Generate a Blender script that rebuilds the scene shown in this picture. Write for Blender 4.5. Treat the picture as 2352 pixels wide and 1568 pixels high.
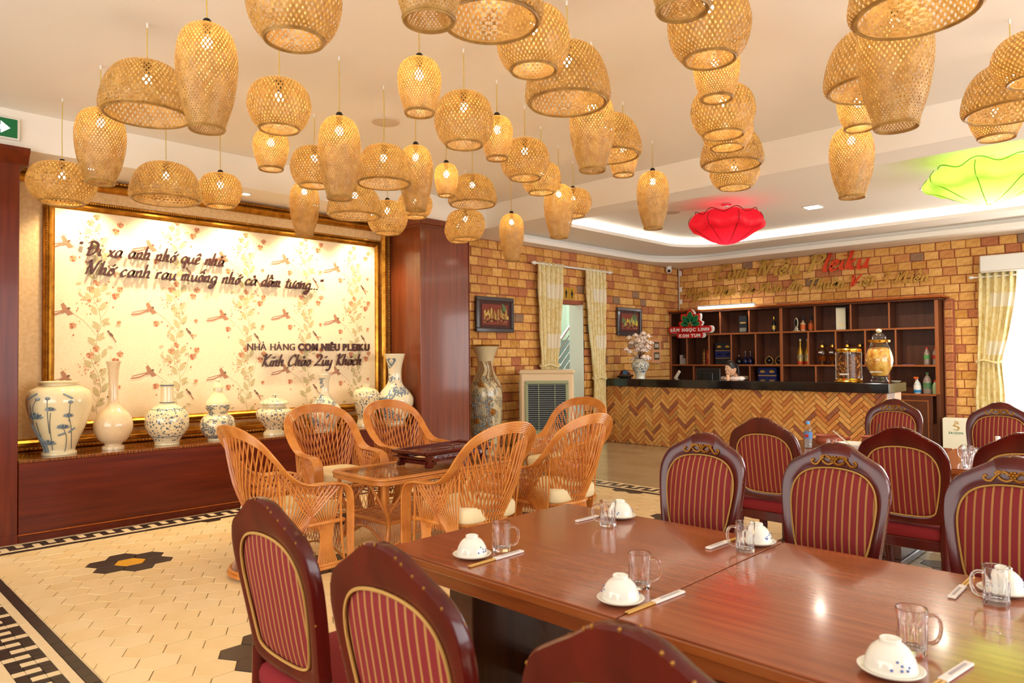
import bpy, math, random
from mathutils import Vector, Matrix
random.seed(7)
for o in list(bpy.data.objects): bpy.data.objects.remove(o)
SC = bpy.context.scene
COL = SC.collection
PI = math.pi
# ------------------------------------------------------------------ camera, world, exposure
cam_d = bpy.data.cameras.new('camera'); cam = bpy.data.objects.new('camera', cam_d); COL.objects.link(cam)
_y, _p, _r = 0.77327, 0.0214122, -0.0083595
_f = Vector((-math.sin(_y)*math.cos(_p), math.cos(_y)*math.cos(_p), math.sin(_p)))
_r0 = Vector((math.cos(_y), math.sin(_y), 0)); _u0 = _r0.cross(_f)
_R = math.cos(_r)*_r0 + math.sin(_r)*_u0; _U = -math.sin(_r)*_r0 + math.cos(_r)*_u0
CAM = Vector((0, 0, 1.51))
cam.matrix_world = Matrix(((_R.x, _U.x, -_f.x, 0), (_R.y, _U.y, -_f.y, 0), (_R.z, _U.z, -_f.z, 1.51), (0, 0, 0, 1)))
cam_d.sensor_width = 36; cam_d.lens = 1627.3/2352*36; cam_d.clip_start = .05
cam_d.dof.use_dof = True; cam_d.dof.focus_distance = 5.6; cam_d.dof.aperture_fstop = 4.5
SC.camera = cam
w = bpy.data.worlds.new('world'); SC.world = w; w.use_nodes = True
w.node_tree.nodes['Background'].inputs[0].default_value = (1.0, .92, .80, 1)
w.node_tree.nodes['Background'].inputs[1].default_value = .45
SC.view_settings.view_transform = 'Standard'; SC.view_settings.look = 'None'
SC.view_settings.gamma = 1; SC.view_settings.use_curve_mapping = False
SC.view_settings.exposure = 0.3
def area_light(name, loc, rot, sx, sy, power, col):
    d = bpy.data.lights.new(name, 'AREA'); d.shape = 'RECTANGLE'; d.size = sx; d.size_y = sy; d.energy = power; d.color = col
    o = bpy.data.objects.new(name, d); COL.objects.link(o); o.location = loc; o.rotation_euler = rot; return o
# added fill lights on the open right and rear sides, imitating window daylight
area_light('right_fill_light', (3.6, 5.5, 1.9), (0, math.radians(92), 0), 2.4, 8, 310, (.97, .98, 1))
area_light('rear_fill_light', (-2.0, -2.6, 2.0), (math.radians(95), 0, 0), 7, 2.2, 210, (1, .97, .92))

# ------------------------------------------------------------------ materials
def lin(c):
    c = c/255
    return c/12.92 if c <= .04045 else ((c+.055)/1.055)**2.4
def rgb(r, g, b): return (lin(r), lin(g), lin(b), 1)
def M(name, col, rough=.5, metal=0, spec=.5, noise=None, bump=None, coat=0, trans=0, emit=None, strength=0, ior=1.45, wave=None, alpha=None, sheen=0):
    m = bpy.data.materials.new(name); m.use_nodes = True; nt = m.node_tree; b = nt.nodes['Principled BSDF']
    b.inputs['Base Color'].default_value = col; b.inputs['Roughness'].default_value = rough; b.inputs['Metallic'].default_value = metal
    b.inputs['Specular IOR Level'].default_value = spec; b.inputs['Coat Weight'].default_value = coat; b.inputs['Coat Roughness'].default_value = .08
    b.inputs['Transmission Weight'].default_value = trans; b.inputs['IOR'].default_value = ior
    if sheen: b.inputs['Sheen Weight'].default_value = sheen
    if emit: b.inputs['Emission Color'].default_value = emit; b.inputs['Emission Strength'].default_value = strength
    if noise or wave or bump:
        tc = nt.nodes.new('ShaderNodeTexCoord'); mp = nt.nodes.new('ShaderNodeMapping'); nt.links.new(tc.outputs['Object'], mp.inputs[0])
    if noise:   # (col2, scale, (sx,sy,sz), lo, hi)
        c2, sc, s3, lo, hi = noise
        mp.inputs['Scale'].default_value = s3
        n = nt.nodes.new('ShaderNodeTexNoise'); n.inputs['Scale'].default_value = sc; n.inputs['Detail'].default_value = 5
        nt.links.new(mp.outputs[0], n.inputs[0])
        r = nt.nodes.new('ShaderNodeValToRGB'); r.color_ramp.elements[0].position = lo; r.color_ramp.elements[1].position = hi
        r.color_ramp.elements[0].color = col; r.color_ramp.elements[1].color = c2
        nt.links.new(n.outputs[0], r.inputs[0]); nt.links.new(r.outputs[0], b.inputs['Base Color'])
    if bump:    # (scale, strength)
        n2 = nt.nodes.new('ShaderNodeTexNoise'); n2.inputs['Scale'].default_value = bump[0]; n2.inputs['Detail'].default_value = 4
        nt.links.new(tc.outputs['Object'], n2.inputs[0])
        bp = nt.nodes.new('ShaderNodeBump'); bp.inputs['Strength'].default_value = bump[1]; bp.inputs['Distance'].default_value = .01
        nt.links.new(n2.outputs[0], bp.inputs['Height']); nt.links.new(bp.outputs[0], b.inputs['Normal'])
    return m
def wood(name, c1, c2, axis, rough=.3, coat=.3, sc=6):
    s = [14, 14, 14]; s[axis] = .8
    return M(name, c1, rough, spec=.3, noise=(c2, sc/4, tuple(s), .3, .7), coat=coat)

mt = {}
mt['plaster'] = M('ceiling_plaster', rgb(240, 236, 228), .8)
mt['plaster_w'] = M('tray_plaster', rgb(246, 240, 230), .8)
mt['silk'] = M('silk_wallpaper', rgb(214, 176, 120), .55, noise=(rgb(228, 194, 142), 30, (1, 1, 1), .35, .65))
mt['panel'] = M('pale_wallpaper', rgb(240, 215, 170), .6, noise=(rgb(246, 226, 188), 60, (1, 3, 1), .4, .6), bump=(400, .2))
mt['gold'] = M('antique_gold', rgb(196, 140, 48), .28, metal=.85, noise=(rgb(150, 96, 28), 14, (1, 1, 1), .35, .7))
mt['gold_dark'] = M('dark_gold', rgb(96, 60, 22), .4, metal=.7)
mt['mahog_v'] = wood('mahogany_vertical', rgb(116, 44, 16), rgb(86, 28, 8), 2, coat=.12)
mt['mahog_y'] = wood('mahogany_horizontal', rgb(108, 38, 14), rgb(78, 24, 7), 1, coat=.12)
mt['orange_v'] = wood('orange_wood', rgb(176, 92, 36), rgb(150, 72, 26), 2)
mt['ledge'] = M('ledge_veneer', rgb(150, 84, 30), .2, coat=.5, noise=(rgb(70, 32, 10), 3, (.5, 30, .5), .4, .6))
mt['mortar'] = M('mortar', rgb(164, 92, 66), .9, bump=(60, .4))
BR = [(rgb(230, 178, 100), rgb(212, 152, 78)), (rgb(224, 168, 90), rgb(240, 192, 116)), (rgb(214, 154, 88), rgb(200, 132, 76)), (rgb(196, 126, 78), rgb(176, 106, 68)), (rgb(214, 160, 78), rgb(196, 132, 60)), (rgb(168, 128, 94), rgb(140, 114, 90))]
brick_m = [M('brick_clay_%s' % n, a, .85, noise=(b, 22, (1, 1, 1), .35, .65), bump=(90, .5)) for n, (a, b) in zip(('sand', 'amber', 'orange', 'rust', 'ochre', 'smoked'), BR)]
HB = [(rgb(222, 160, 84), rgb(206, 140, 66)), (rgb(228, 172, 96), rgb(214, 152, 80)), (rgb(204, 130, 62), rgb(186, 110, 56)), (rgb(200, 150, 80), rgb(184, 128, 66)), (rgb(166, 100, 66), rgb(146, 84, 58))]
herr_m = [M('slip_brick_%s' % n, a, .8, noise=(b, 18, (1, 1, 1), .3, .7), bump=(90, .4)) for n, (a, b) in zip(('honey', 'pale', 'orange', 'olive', 'plum'), HB)]
hex_m = [M('hex_cement_%s' % n, a, .33, noise=(b, 5, (1, 1, 1), .3, .7)) for n, a, b in (('cream', rgb(236, 208, 156), rgb(228, 196, 140)), ('butter', rgb(238, 212, 164), rgb(232, 204, 152)), ('sand', rgb(232, 202, 148), rgb(238, 210, 160)))]
mt['hex_black'] = M('hex_cement_black', rgb(58, 44, 36), .35)
mt['hex_yellow'] = M('hex_cement_yellow', rgb(226, 164, 36), .35)
mt['tile_cream'] = M('mosaic_cream', rgb(228, 202, 158), .35)
mt['tile_black'] = M('mosaic_black', rgb(46, 34, 28), .35)
mt['grout'] = M('grout', rgb(150, 116, 76), .9)
grey_m = [M('grey_tile_%s' % n, a, .18) for n, a in (('taupe', rgb(164, 142, 110)), ('stone', rgb(158, 136, 104)), ('dusk', rgb(169, 147, 115)))]
mt['rattan'] = M('rattan_cane', rgb(216, 142, 66), .28, coat=.4, noise=(rgb(196, 116, 44), 9, (1, 1, 1), .35, .7))
mt['rattan_d'] = M('rattan_slats', rgb(200, 122, 56), .35, coat=.3, noise=(rgb(172, 94, 38), 9, (1, 1, 1), .35, .7))
mt['cushion'] = M('cream_fabric', rgb(234, 216, 172), .9, bump=(300, .2))
mt['chairwood'] = M('cherry_lacquer', rgb(90, 20, 12), .2, spec=.35, coat=.15, noise=(rgb(64, 12, 8), 3, (4, 4, .8), .3, .7))
mt['tablewood'] = M('table_lacquer', rgb(156, 84, 46), .17, coat=.35, noise=(rgb(130, 62, 30), 2.2, (1, 22, 1), .3, .7))
mt['table_edge'] = M('table_edge_wood', rgb(160, 88, 36), .3, coat=.3, noise=(rgb(136, 66, 24), 4, (1, 8, 8), .3, .7))
mt['table_leg'] = wood('table_leg_wood', rgb(84, 44, 24), rgb(66, 32, 16), 2)
mt['redfab'] = M('crimson_fabric', rgb(120, 12, 18), .85)
mt['goldfab'] = M('gold_piping', rgb(176, 132, 66), .75)
mt['carving'] = M('gilded_carving', rgb(150, 100, 34), .35, metal=.6)
mt['china'] = M('white_china', rgb(232, 228, 214), .12, coat=.3)
mt['blue'] = M('cobalt_print', rgb(88, 106, 168), .3)
mt['glass'] = M('clear_glass', (1, 1, 1, 1), .02, trans=1, ior=1.45)
def thin(name, tint, gloss=.12):
    m = bpy.data.materials.new(name); m.use_nodes = True; nt = m.node_tree; N = nt.nodes.new; L = nt.links.new
    t = N('ShaderNodeBsdfTransparent'); t.inputs[0].default_value = tint; g_ = N('ShaderNodeBsdfGlossy'); g_.inputs['Roughness'].default_value = .04
    f = N('ShaderNodeLayerWeight'); f.inputs[0].default_value = .25; mr = N('ShaderNodeMapRange'); mr.inputs[3].default_value = gloss*.4; mr.inputs[4].default_value = .3 if gloss > .05 else .12; L(f.outputs['Facing'], mr.inputs[0])
    mx = N('ShaderNodeMixShader'); L(mr.outputs[0], mx.inputs[0]); L(t.outputs[0], mx.inputs[1]); L(g_.outputs[0], mx.inputs[2]); L(mx.outputs[0], nt.nodes['Material Output'].inputs[0]); return m
mt['thin'] = thin('thin_glass', (.96, .96, .94, 1))
mt['thin_smoke'] = thin('smoked_jar_glass', (.86, .72, .56, 1), .08)
mt['thin_jar'] = thin('jar_glass', (.97, .97, .95, 1), .02)
mt['bamboo'] = M('chopstick_bamboo', rgb(206, 160, 82), .5)
mt['paper'] = M('paper_sleeve', rgb(226, 216, 206), .7)
mt['black'] = M('black_plastic', rgb(24, 22, 22), .4)
mt['granite'] = M('black_granite', rgb(22, 21, 20), .08, coat=.5)
mt['shelfwood'] = M('walnut_shelf', rgb(92, 48, 26), .45, noise=(rgb(74, 36, 18), 2, (8, 8, .8), .3, .7))
mt['shelfedge'] = M('shelf_edging', rgb(150, 84, 40), .35)
mt['white'] = M('white_paint', rgb(236, 234, 226), .4)
mt['chrome'] = M('brushed_steel', rgb(200, 202, 204), .2, metal=1)
mt['brass'] = M('polished_gold', rgb(230, 180, 70), .15, metal=1)
mt['cooler'] = M('cooler_plastic', rgb(222, 196, 156), .45)
mt['cooler_green'] = M('cooler_green_frame', rgb(150, 156, 118), .45)
mt['cooler_grey'] = M('cooler_grey_louver', rgb(150, 160, 152), .4)
mt['dark'] = M('dark_interior', rgb(26, 26, 28), .7)
mt['red'] = M('red_plastic', rgb(196, 26, 28), .35)
mt['green'] = M('green_enamel', rgb(14, 110, 66), .35)
mt['letter'] = M('dark_brown_letters', rgb(66, 26, 18), .35)
mt['brassletter'] = M('gold_mirror_letters', rgb(196, 156, 72), .25, metal=.35)
mt['redletter'] = M('red_mirror_letters', rgb(214, 70, 38), .22, metal=.6)
mt['amber'] = M('amber_liquor', rgb(190, 110, 30), .1, trans=.6)
mt['skin'] = M('skin', rgb(224, 176, 140), .5)
mt['hair'] = M('black_hair', rgb(28, 20, 18), .4)
mt['shirt'] = M('white_shirt', rgb(236, 226, 222), .8)
mt['clay'] = M('terracotta', rgb(160, 78, 48), .6)
mt['grille'] = M('grille', rgb(206, 190, 168), .6)
mt['stair'] = M('stairwell_paint', rgb(206, 218, 204), .7)
mt['stairstone'] = M('stair_granite', rgb(110, 116, 112), .5, noise=(rgb(140, 146, 142), 80, (1, 1, 1), .4, .6))
mt['glow_w'] = M('lamp_diffuser', (1, 1, 1, 1), emit=(1, .93, .8, 1), strength=14)
mt['glow_tube'] = M('tube_light', (1, 1, 1, 1), emit=(1, 1, 1, 1), strength=22)
mt['glow_bulb'] = M('warm_bulb', (1, 1, 1, 1), emit=(1, .85, .55, 1), strength=84)
mt['exit_g'] = M('exit_green', rgb(10, 84, 48), .4, emit=rgb(10, 120, 60), strength=.25)
mt['exit_w'] = M('exit_white', (1, 1, 1, 1), .4, emit=(1, 1, 1, 1), strength=1.2)
mt['daylight'] = M('window_daylight_glass', (1, 1, 1, 1), .3, emit=(1, 1, 1, 1), strength=4.5)
def translucent(name, col, tcol, mix=.45, rough=.5, emit=None, noise=False):
    m = bpy.data.materials.new(name); m.use_nodes = True; nt = m.node_tree
    b = nt.nodes['Principled BSDF']; b.inputs['Base Color'].default_value = col; b.inputs['Roughness'].default_value = rough
    t = nt.nodes.new('ShaderNodeBsdfTranslucent'); t.inputs[0].default_value = tcol
    mx = nt.nodes.new('ShaderNodeMixShader'); mx.inputs[0].default_value = mix
    nt.links.new(b.outputs[0], mx.inputs[1]); nt.links.new(t.outputs[0], mx.inputs[2])
    nt.links.new(mx.outputs[0], nt.nodes['Material Output'].inputs[0])
    if noise:
        tc = nt.nodes.new('ShaderNodeTexCoord'); n = nt.nodes.new('ShaderNodeTexNoise'); n.inputs['Scale'].default_value = 18
        r = nt.nodes.new('ShaderNodeValToRGB'); r.color_ramp.elements[0].position = .35; r.color_ramp.elements[1].position = .65
        r.color_ramp.elements[0].color = col; r.color_ramp.elements[1].color = noise
        nt.links.new(tc.outputs['Object'], n.inputs[0]); nt.links.new(n.outputs[0], r.inputs[0]); nt.links.new(r.outputs[0], b.inputs['Base Color'])
    return m
mt['weave'] = translucent('woven_bamboo', rgb(190, 150, 84), rgb(228, 176, 84), .2, .4, noise=rgb(158, 118, 58))
mt['redsilk'] = translucent('red_silk', rgb(214, 24, 50), rgb(226, 44, 70), .5)
mt['greensilk'] = translucent('green_silk', rgb(196, 222, 104), rgb(214, 240, 130), .6)
mt['greenedge'] = M('green_silk_fold', rgb(110, 180, 40), .6)
mt['curtain'] = M('cream_curtain', rgb(234, 220, 172), .75, noise=(rgb(224, 202, 138), 22, (1, 1, .7), .47, .56))
mt['curtain_p'] = M('pale_curtain_band', rgb(236, 226, 200), .75)

def striped(name, period, frac, c1, c2, axis='X'):
    m = bpy.data.materials.new(name); m.use_nodes = True; nt = m.node_tree; b = nt.nodes['Principled BSDF']; b.inputs['Roughness'].default_value = .8
    b.inputs['Sheen Weight'].default_value = 0
    tc = nt.nodes.new('ShaderNodeTexCoord'); sp = nt.nodes.new('ShaderNodeSeparateXYZ'); nt.links.new(tc.outputs['Object'], sp.inputs[0])
    a = nt.nodes.new('ShaderNodeMath'); a.operation = 'DIVIDE'; a.inputs[1].default_value = period; nt.links.new(sp.outputs[axis], a.inputs[0])
    f = nt.nodes.new('ShaderNodeMath'); f.operation = 'FRACT'; nt.links.new(a.outputs[0], f.inputs[0])
    g = nt.nodes.new('ShaderNodeMath'); g.operation = 'LESS_THAN'; g.inputs[1].default_value = frac; nt.links.new(f.outputs[0], g.inputs[0])
    mx = nt.nodes.new('ShaderNodeMix'); mx.data_type = 'RGBA'; mx.inputs[6].default_value = c1; mx.inputs[7].default_value = c2
    nt.links.new(g.outputs[0], mx.inputs[0]); nt.links.new(mx.outputs[2], b.inputs['Base Color'])
    return m
mt['stripe'] = striped('striped_upholstery', .031, .24, rgb(118, 16, 18), rgb(158, 110, 54))
def painted(name, base, ink, scale, thr, zlo, zhi, kind='VOR', rough=.15):
    """glazed pottery with a painted blue-grey pattern between two heights"""
    m = bpy.data.materials.new(name); m.use_nodes = True; nt = m.node_tree; b = nt.nodes['Principled BSDF']; b.inputs['Roughness'].default_value = rough
    b.inputs['Coat Weight'].default_value = .4
    N = nt.nodes.new; L = nt.links.new
    tc = N('ShaderNodeTexCoord'); sp = N('ShaderNodeSeparateXYZ'); L(tc.outputs['Object'], sp.inputs[0])
    n = N('ShaderNodeTexNoise'); n.inputs['Scale'].default_value = scale*.7; n.inputs['Detail'].default_value = 6; L(tc.outputs['Object'], n.inputs[0])
    if kind == 'VOR':
        v = N('ShaderNodeTexVoronoi'); v.inputs['Scale'].default_value = scale*1.35; L(tc.outputs['Object'], v.inputs[0])
        c = N('ShaderNodeMath'); c.operation = 'LESS_THAN'; c.inputs[1].default_value = thr*1.25; L(v.outputs['Distance'], c.inputs[0])
        v2 = N('ShaderNodeTexWave'); v2.inputs['Scale'].default_value = scale*.45; v2.inputs['Distortion'].default_value = 9; L(tc.outputs['Object'], v2.inputs[0])
        c2 = N('ShaderNodeMath'); c2.operation = 'LESS_THAN'; c2.inputs[1].default_value = .02; L(v2.outputs['Fac'], c2.inputs[0])
        mxm = N('ShaderNodeMath'); mxm.operation = 'MAXIMUM'; L(c.outputs[0], mxm.inputs[0]); L(c2.outputs[0], mxm.inputs[1]); src = mxm.outputs[0]
    else:
        r = N('ShaderNodeMath'); r.operation = 'GREATER_THAN'; r.inputs[1].default_value = thr; L(n.outputs[0], r.inputs[0]); n3 = N('ShaderNodeTexNoise'); n3.inputs['Scale'].default_value = scale*4; n3.inputs['Detail'].default_value = 3; L(tc.outputs['Object'], n3.inputs[0]); r3 = N('ShaderNodeMath'); r3.operation = 'GREATER_THAN'; r3.inputs[1].default_value = .46; L(n3.outputs[0], r3.inputs[0]); rm = N('ShaderNodeMath'); rm.operation = 'MULTIPLY'; L(r.outputs[0], rm.inputs[0]); L(r3.outputs[0], rm.inputs[1]); src = rm.outputs[0]
    a = N('ShaderNodeMath'); a.operation = 'GREATER_THAN'; a.inputs[1].default_value = zlo; L(sp.outputs['Z'], a.inputs[0])
    d = N('ShaderNodeMath'); d.operation = 'LESS_THAN'; d.inputs[1].default_value = zhi; L(sp.outputs['Z'], d.inputs[0])
    e = N('ShaderNodeMath'); e.operation = 'MULTIPLY'; L(a.outputs[0], e.inputs[0]); L(d.outputs[0], e.inputs[1])
    g = N('ShaderNodeMath'); g.operation = 'MULTIPLY'; L(e.outputs[0], g.inputs[0]); L(src, g.inputs[1])
    mx = N('ShaderNodeMix'); mx.data_type = 'RGBA'; mx.inputs[6].default_value = base; mx.inputs[7].default_value = ink
    L(g.outputs[0], mx.inputs[0]); L(mx.outputs[2], b.inputs['Base Color'])
    return m

# ------------------------------------------------------------------ mesh helpers
class MB:
    def __init__(s): s.v = []; s.f = []; s.m = []; s.mats = []
    def mi(s, m):
        if m not in s.mats: s.mats.append(m)
        return s.mats.index(m)
    def add(s, vs, fs, m, mat=None):
        k = len(s.v); i = s.mi(m)
        if mat is not None: vs = [mat @ Vector(v) for v in vs]
        s.v += [tuple(v) for v in vs]; s.f += [tuple(k+j for j in f) for f in fs]; s.m += [i]*len(fs); return s
    def box(s, x0, x1, y0, y1, z0, z1, m, b=0, mat=None):
        if x0 > x1: x0, x1 = x1, x0
        if y0 > y1: y0, y1 = y1, y0
        if z0 > z1: z0, z1 = z1, z0
        b = min(b, (x1-x0)*.45, (y1-y0)*.45, (z1-z0)*.45)
        if b <= 0:
            vs = [(x, y, z) for x in (x0, x1) for y in (y0, y1) for z in (z0, z1)]
            fs = [(0, 1, 3, 2), (4, 6, 7, 5), (0, 4, 5, 1), (2, 3, 7, 6), (0, 2, 6, 4), (1, 5, 7, 3)]
            return s.add(vs, fs, m, mat)
        X = (x0, x1); Y = (y0, y1); Z = (z0, z1); vs = []; idx = {}
        for i in (0, 1):
            for j in (0, 1):
                for k in (0, 1):
                    sx, sy, sz = (1-2*i)*b, (1-2*j)*b, (1-2*k)*b
                    for a, p in enumerate(((X[i], Y[j]+sy, Z[k]+sz), (X[i]+sx, Y[j], Z[k]+sz), (X[i]+sx, Y[j]+sy, Z[k]))):
                        idx[i, j, k, a] = len(vs); vs.append(p)
        fs = []
        for i in (0, 1):
            q = [idx[i, 0, 0, 0], idx[i, 1, 0, 0], idx[i, 1, 1, 0], idx[i, 0, 1, 0]]; fs.append(q if i else q[::-1])
            q = [idx[0, i, 0, 1], idx[1, i, 0, 1], idx[1, i, 1, 1], idx[0, i, 1, 1]]; fs.append(q[::-1] if i else q)
            q = [idx[0, 0, i, 2], idx[1, 0, i, 2], idx[1, 1, i, 2], idx[0, 1, i, 2]]; fs.append(q if i else q[::-1])
        for i in (0, 1):
            for j in (0, 1):
                fs.append((idx[i, j, 0, 0], idx[i, j, 1, 0], idx[i, j, 1, 1], idx[i, j, 0, 1]))
                fs.append((idx[i, 0, j, 0], idx[i, 1, j, 0], idx[i, 1, j, 2], idx[i, 0, j, 2]))
                fs.append((idx[0, i, j, 1], idx[1, i, j, 1], idx[1, i, j, 2], idx[0, i, j, 2]))
                for k in (0, 1): fs.append((idx[i, j, k, 0], idx[i, j, k, 1], idx[i, j, k, 2]))
        return s.add(vs, fs, m, mat)
    def lathe(s, prof, n, m, c=(0, 0, 0), mat=None, sx=1, sy=1, cap=False):
        vs = []; fs = []
        for r, z in prof:
            for i in range(n):
                a = 2*PI*i/n; vs.append((c[0]+r*math.cos(a)*sx, c[1]+r*math.sin(a)*sy, c[2]+z))
        for k in range(len(prof)-1):
            for i in range(n):
                j = (i+1) % n; fs.append((k*n+i, k*n+j, (k+1)*n+j, (k+1)*n+i))
        if cap: fs.append(tuple(range(n))[::-1]); fs.append(tuple(range((len(prof)-1)*n, len(prof)*n)))
        return s.add(vs, fs, m, mat)
    def tube(s, pts, r, n, m, closed=False, mat=None, ends=True):
        P = [Vector(p) for p in pts]; L = len(P); vs = []; fs = []
        rr = r if isinstance(r, (list, tuple)) else [r]*L
        up = None
        for i, p in enumerate(P):
            t = (P[(i+1) % L] - P[i-1]) if (closed or 0 < i < L-1) else (P[1]-P[0] if i == 0 else P[-1]-P[-2])
            if t.length < 1e-9: t = Vector((0, 0, 1))
            t.normalize()
            if up is None:
                up = Vector((0, 0, 1)) if abs(t.z) < .9 else Vector((1, 0, 0))
            a = t.cross(up)
            if a.length < 1e-4: a = t.cross(Vector((0, 1, 0)))
            a.normalize(); bb = a.cross(t).normalized(); up = bb
            for k in range(n):
                g = 2*PI*k/n; vs.append(p + rr[i]*(math.cos(g)*a + math.sin(g)*bb))
        for i in range(L if closed else L-1):
            j = (i+1) % L
            for k in range(n):
                q = (k+1) % n; fs.append((i*n+k, j*n+k, j*n+q, i*n+q))
        if not closed and ends: fs.append(tuple(range(n))[::-1]); fs.append(tuple(range((L-1)*n, L*n)))
        return s.add(vs, fs, m, mat)
    def prism(s, poly, d0, d1, m, mat=None):
        n = len(poly); vs = [(x, y, d0) for x, y in poly]+[(x, y, d1) for x, y in poly]
        fs = [tuple(range(n))[::-1], tuple(range(n, 2*n))]+[(i, (i+1) % n, n+(i+1) % n, n+i) for i in range(n)]
        return s.add(vs, fs, m, mat)
    def sphere(s, c, r, m, n=12, k=8, sc=(1, 1, 1), mat=None):
        vs = [(c[0], c[1], c[2]-r*sc[2])]; fs = []
        for i in range(1, k):
            a = PI*i/k
            for j in range(n):
                g = 2*PI*j/n; vs.append((c[0]+r*sc[0]*math.sin(a)*math.cos(g), c[1]+r*sc[1]*math.sin(a)*math.sin(g), c[2]-r*sc[2]*math.cos(a)))
        vs.append((c[0], c[1], c[2]+r*sc[2]))
        for j in range(n): fs.append((0, 1+(j+1) % n, 1+j)); fs.append((len(vs)-1, 1+(k-2)*n+j, 1+(k-2)*n+(j+1) % n))
        for i in range(k-2):
            for j in range(n):
                q = (j+1) % n; fs.append((1+i*n+j, 1+i*n+q, 1+(i+1)*n+q, 1+(i+1)*n+j))
        return s.add(vs, fs, m, mat)
    def mesh(s, name, smooth=35):
        me = bpy.data.meshes.new(name); me.from_pydata(s.v, [], s.f)
        for m in s.mats: me.materials.append(m)
        if len(s.mats) > 1: me.polygons.foreach_set('material_index', s.m)
        if smooth:
            me.polygons.foreach_set('use_smooth', [True]*len(me.polygons))
            me.set_sharp_from_angle(angle=math.radians(smooth))
        me.update(); return me
    def obj(s, name, parent=None, smooth=35, label=None):
        return mobj(name, s.mesh(name, smooth), parent, label=label)
def mobj(name, me, parent=None, loc=None, label=None):
    o = bpy.data.objects.new(name, me); COL.objects.link(o)
    if parent is not None: o.parent = parent
    if loc is not None: o.location = loc
    if label: o['label'] = label
    return o
def thing(name, label, cat, loc=(0, 0, 0), rz=0, group=None):
    o = bpy.data.objects.new(name, None); COL.objects.link(o); o.location = loc; o.rotation_euler = (0, 0, rz); o.empty_display_size = .1
    o['label'] = label; o['category'] = cat
    if group: o['group'] = group
    return o
def tag(o, label, cat, group=None):
    o['label'] = label; o['category'] = cat
    if group: o['group'] = group
    return o
def struct(o): o['kind'] = 'structure'; return o
def dup(root, loc=None, rz=None, label=None, scale=None):
    def cp(o, par):
        c = o.copy(); COL.objects.link(c)
        if par is not None: c.parent = par; c.matrix_parent_inverse = o.matrix_parent_inverse.copy()
        for ch in KIDS.get(o.name, []): cp(ch, c)
        return c
    KIDS = {}
    def scan(o):
        KIDS[o.name] = list(o.children)
        for c in o.children: scan(c)
    scan(root)
    r = cp(root, None)
    if loc is not None: r.location = loc
    if rz is not None: r.rotation_euler = (0, 0, rz)
    if label: r['label'] = label
    if scale: r.scale = scale
    return r
def smooth_path(pts, k=6, closed=False):
    P = [Vector(p) for p in pts]; n = len(P); out = []
    rng = range(n) if closed else range(n-1)
    for i in rng:
        if closed: a, b, c, d = P[i-1], P[i], P[(i+1) % n], P[(i+2) % n]
        else: a, b, c, d = P[max(i-1, 0)], P[i], P[i+1], P[min(i+2, n-1)]
        for j in range(k):
            t = j/k; out.append(.5*((2*b)+(c-a)*t+(2*a-5*b+4*c-d)*t*t+(3*b-a-3*c+d)*t**3))
    if not closed: out.append(P[-1])
    return out
# ------------------------------------------------------------------ pieces: nearest ones single, the rest joined
def px(p):
    d = Vector(p)-CAM; z = d.dot(_f)
    return (1627.3*d.dot(_R)/z+1176, 784-1627.3*d.dot(_U)/z, z) if z > .05 else (-9999, 0, 99)
def rank(p):
    x, y, z = px(p)
    return (0 if (-20 < x < 2372 and -20 < y < 1588) else 50)+z
def clip(poly, x0, x1, z0, z1):
    for ax, lim, sg in ((0, x0, 1), (0, x1, -1), (1, z0, 1), (1, z1, -1)):
        out = []
        for i in range(len(poly)):
            p, q = poly[i-1], poly[i]; a = sg*(p[ax]-lim); c = sg*(q[ax]-lim)
            if (a >= 0) != (c >= 0): t_ = a/(a-c); out.append((p[0]+(q[0]-p[0])*t_, p[1]+(q[1]-p[1])*t_))
            if c >= 0: out.append(q)
        poly = out
        if len(poly) < 3: return []
    return poly
def scatter(parent, name, items, limit=300, extra=None):
    """items: (centre, mesh or builder, rest-builder(MB))"""
    items.sort(key=lambda t: rank(t[0]))
    for c, me, fn in items[:limit]: mobj(name, me, parent, c)
    if items[limit:]:
        b = MB()
        for c, me, fn in items[limit:]: fn(b, c)
        o = b.obj(extra or name, parent, smooth=0); o['kind'] = 'stuff'

# ------------------------------------------------------------------ floor
b = MB(); b.box(-7.9, 4, -3, 12.9, -.2, -.012, mt['grout']); floor = struct(b.obj('floor'))
S = .11; DX = S*math.sqrt(3); DY = 1.5*S
def hexverts(c, r=S-.0022):
    return [(c[0]+r*math.sin(k*PI/3), c[1]+r*math.cos(k*PI/3)) for k in range(6)]
def hexadd(b, c, m, dz=0):
    o = hexverts(c); i = hexverts(c, S-.005); z = c[2]+dz
    vs = [(x, y, -.012) for x, y in o]+[(x, y, z-.0015) for x, y in o]+[(x, y, z) for x, y in i]
    fs = [(k, k+6, (k+1) % 6+6, (k+1) % 6) for k in range(6)]+[(k+6, k+12, (k+1) % 6+12, (k+1) % 6+6) for k in range(6)]+[tuple(range(17, 11, -1))]
    b.add(vs, [f[::-1] for f in fs] if 0 else fs, m)
hexmesh = {}
for m in hex_m+[mt['hex_black'], mt['hex_yellow']]:
    bb = MB(); hexadd(bb, (0, 0, 0), m); hexmesh[m.name] = bb.mesh('hex_tile', 0)
items = []
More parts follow.
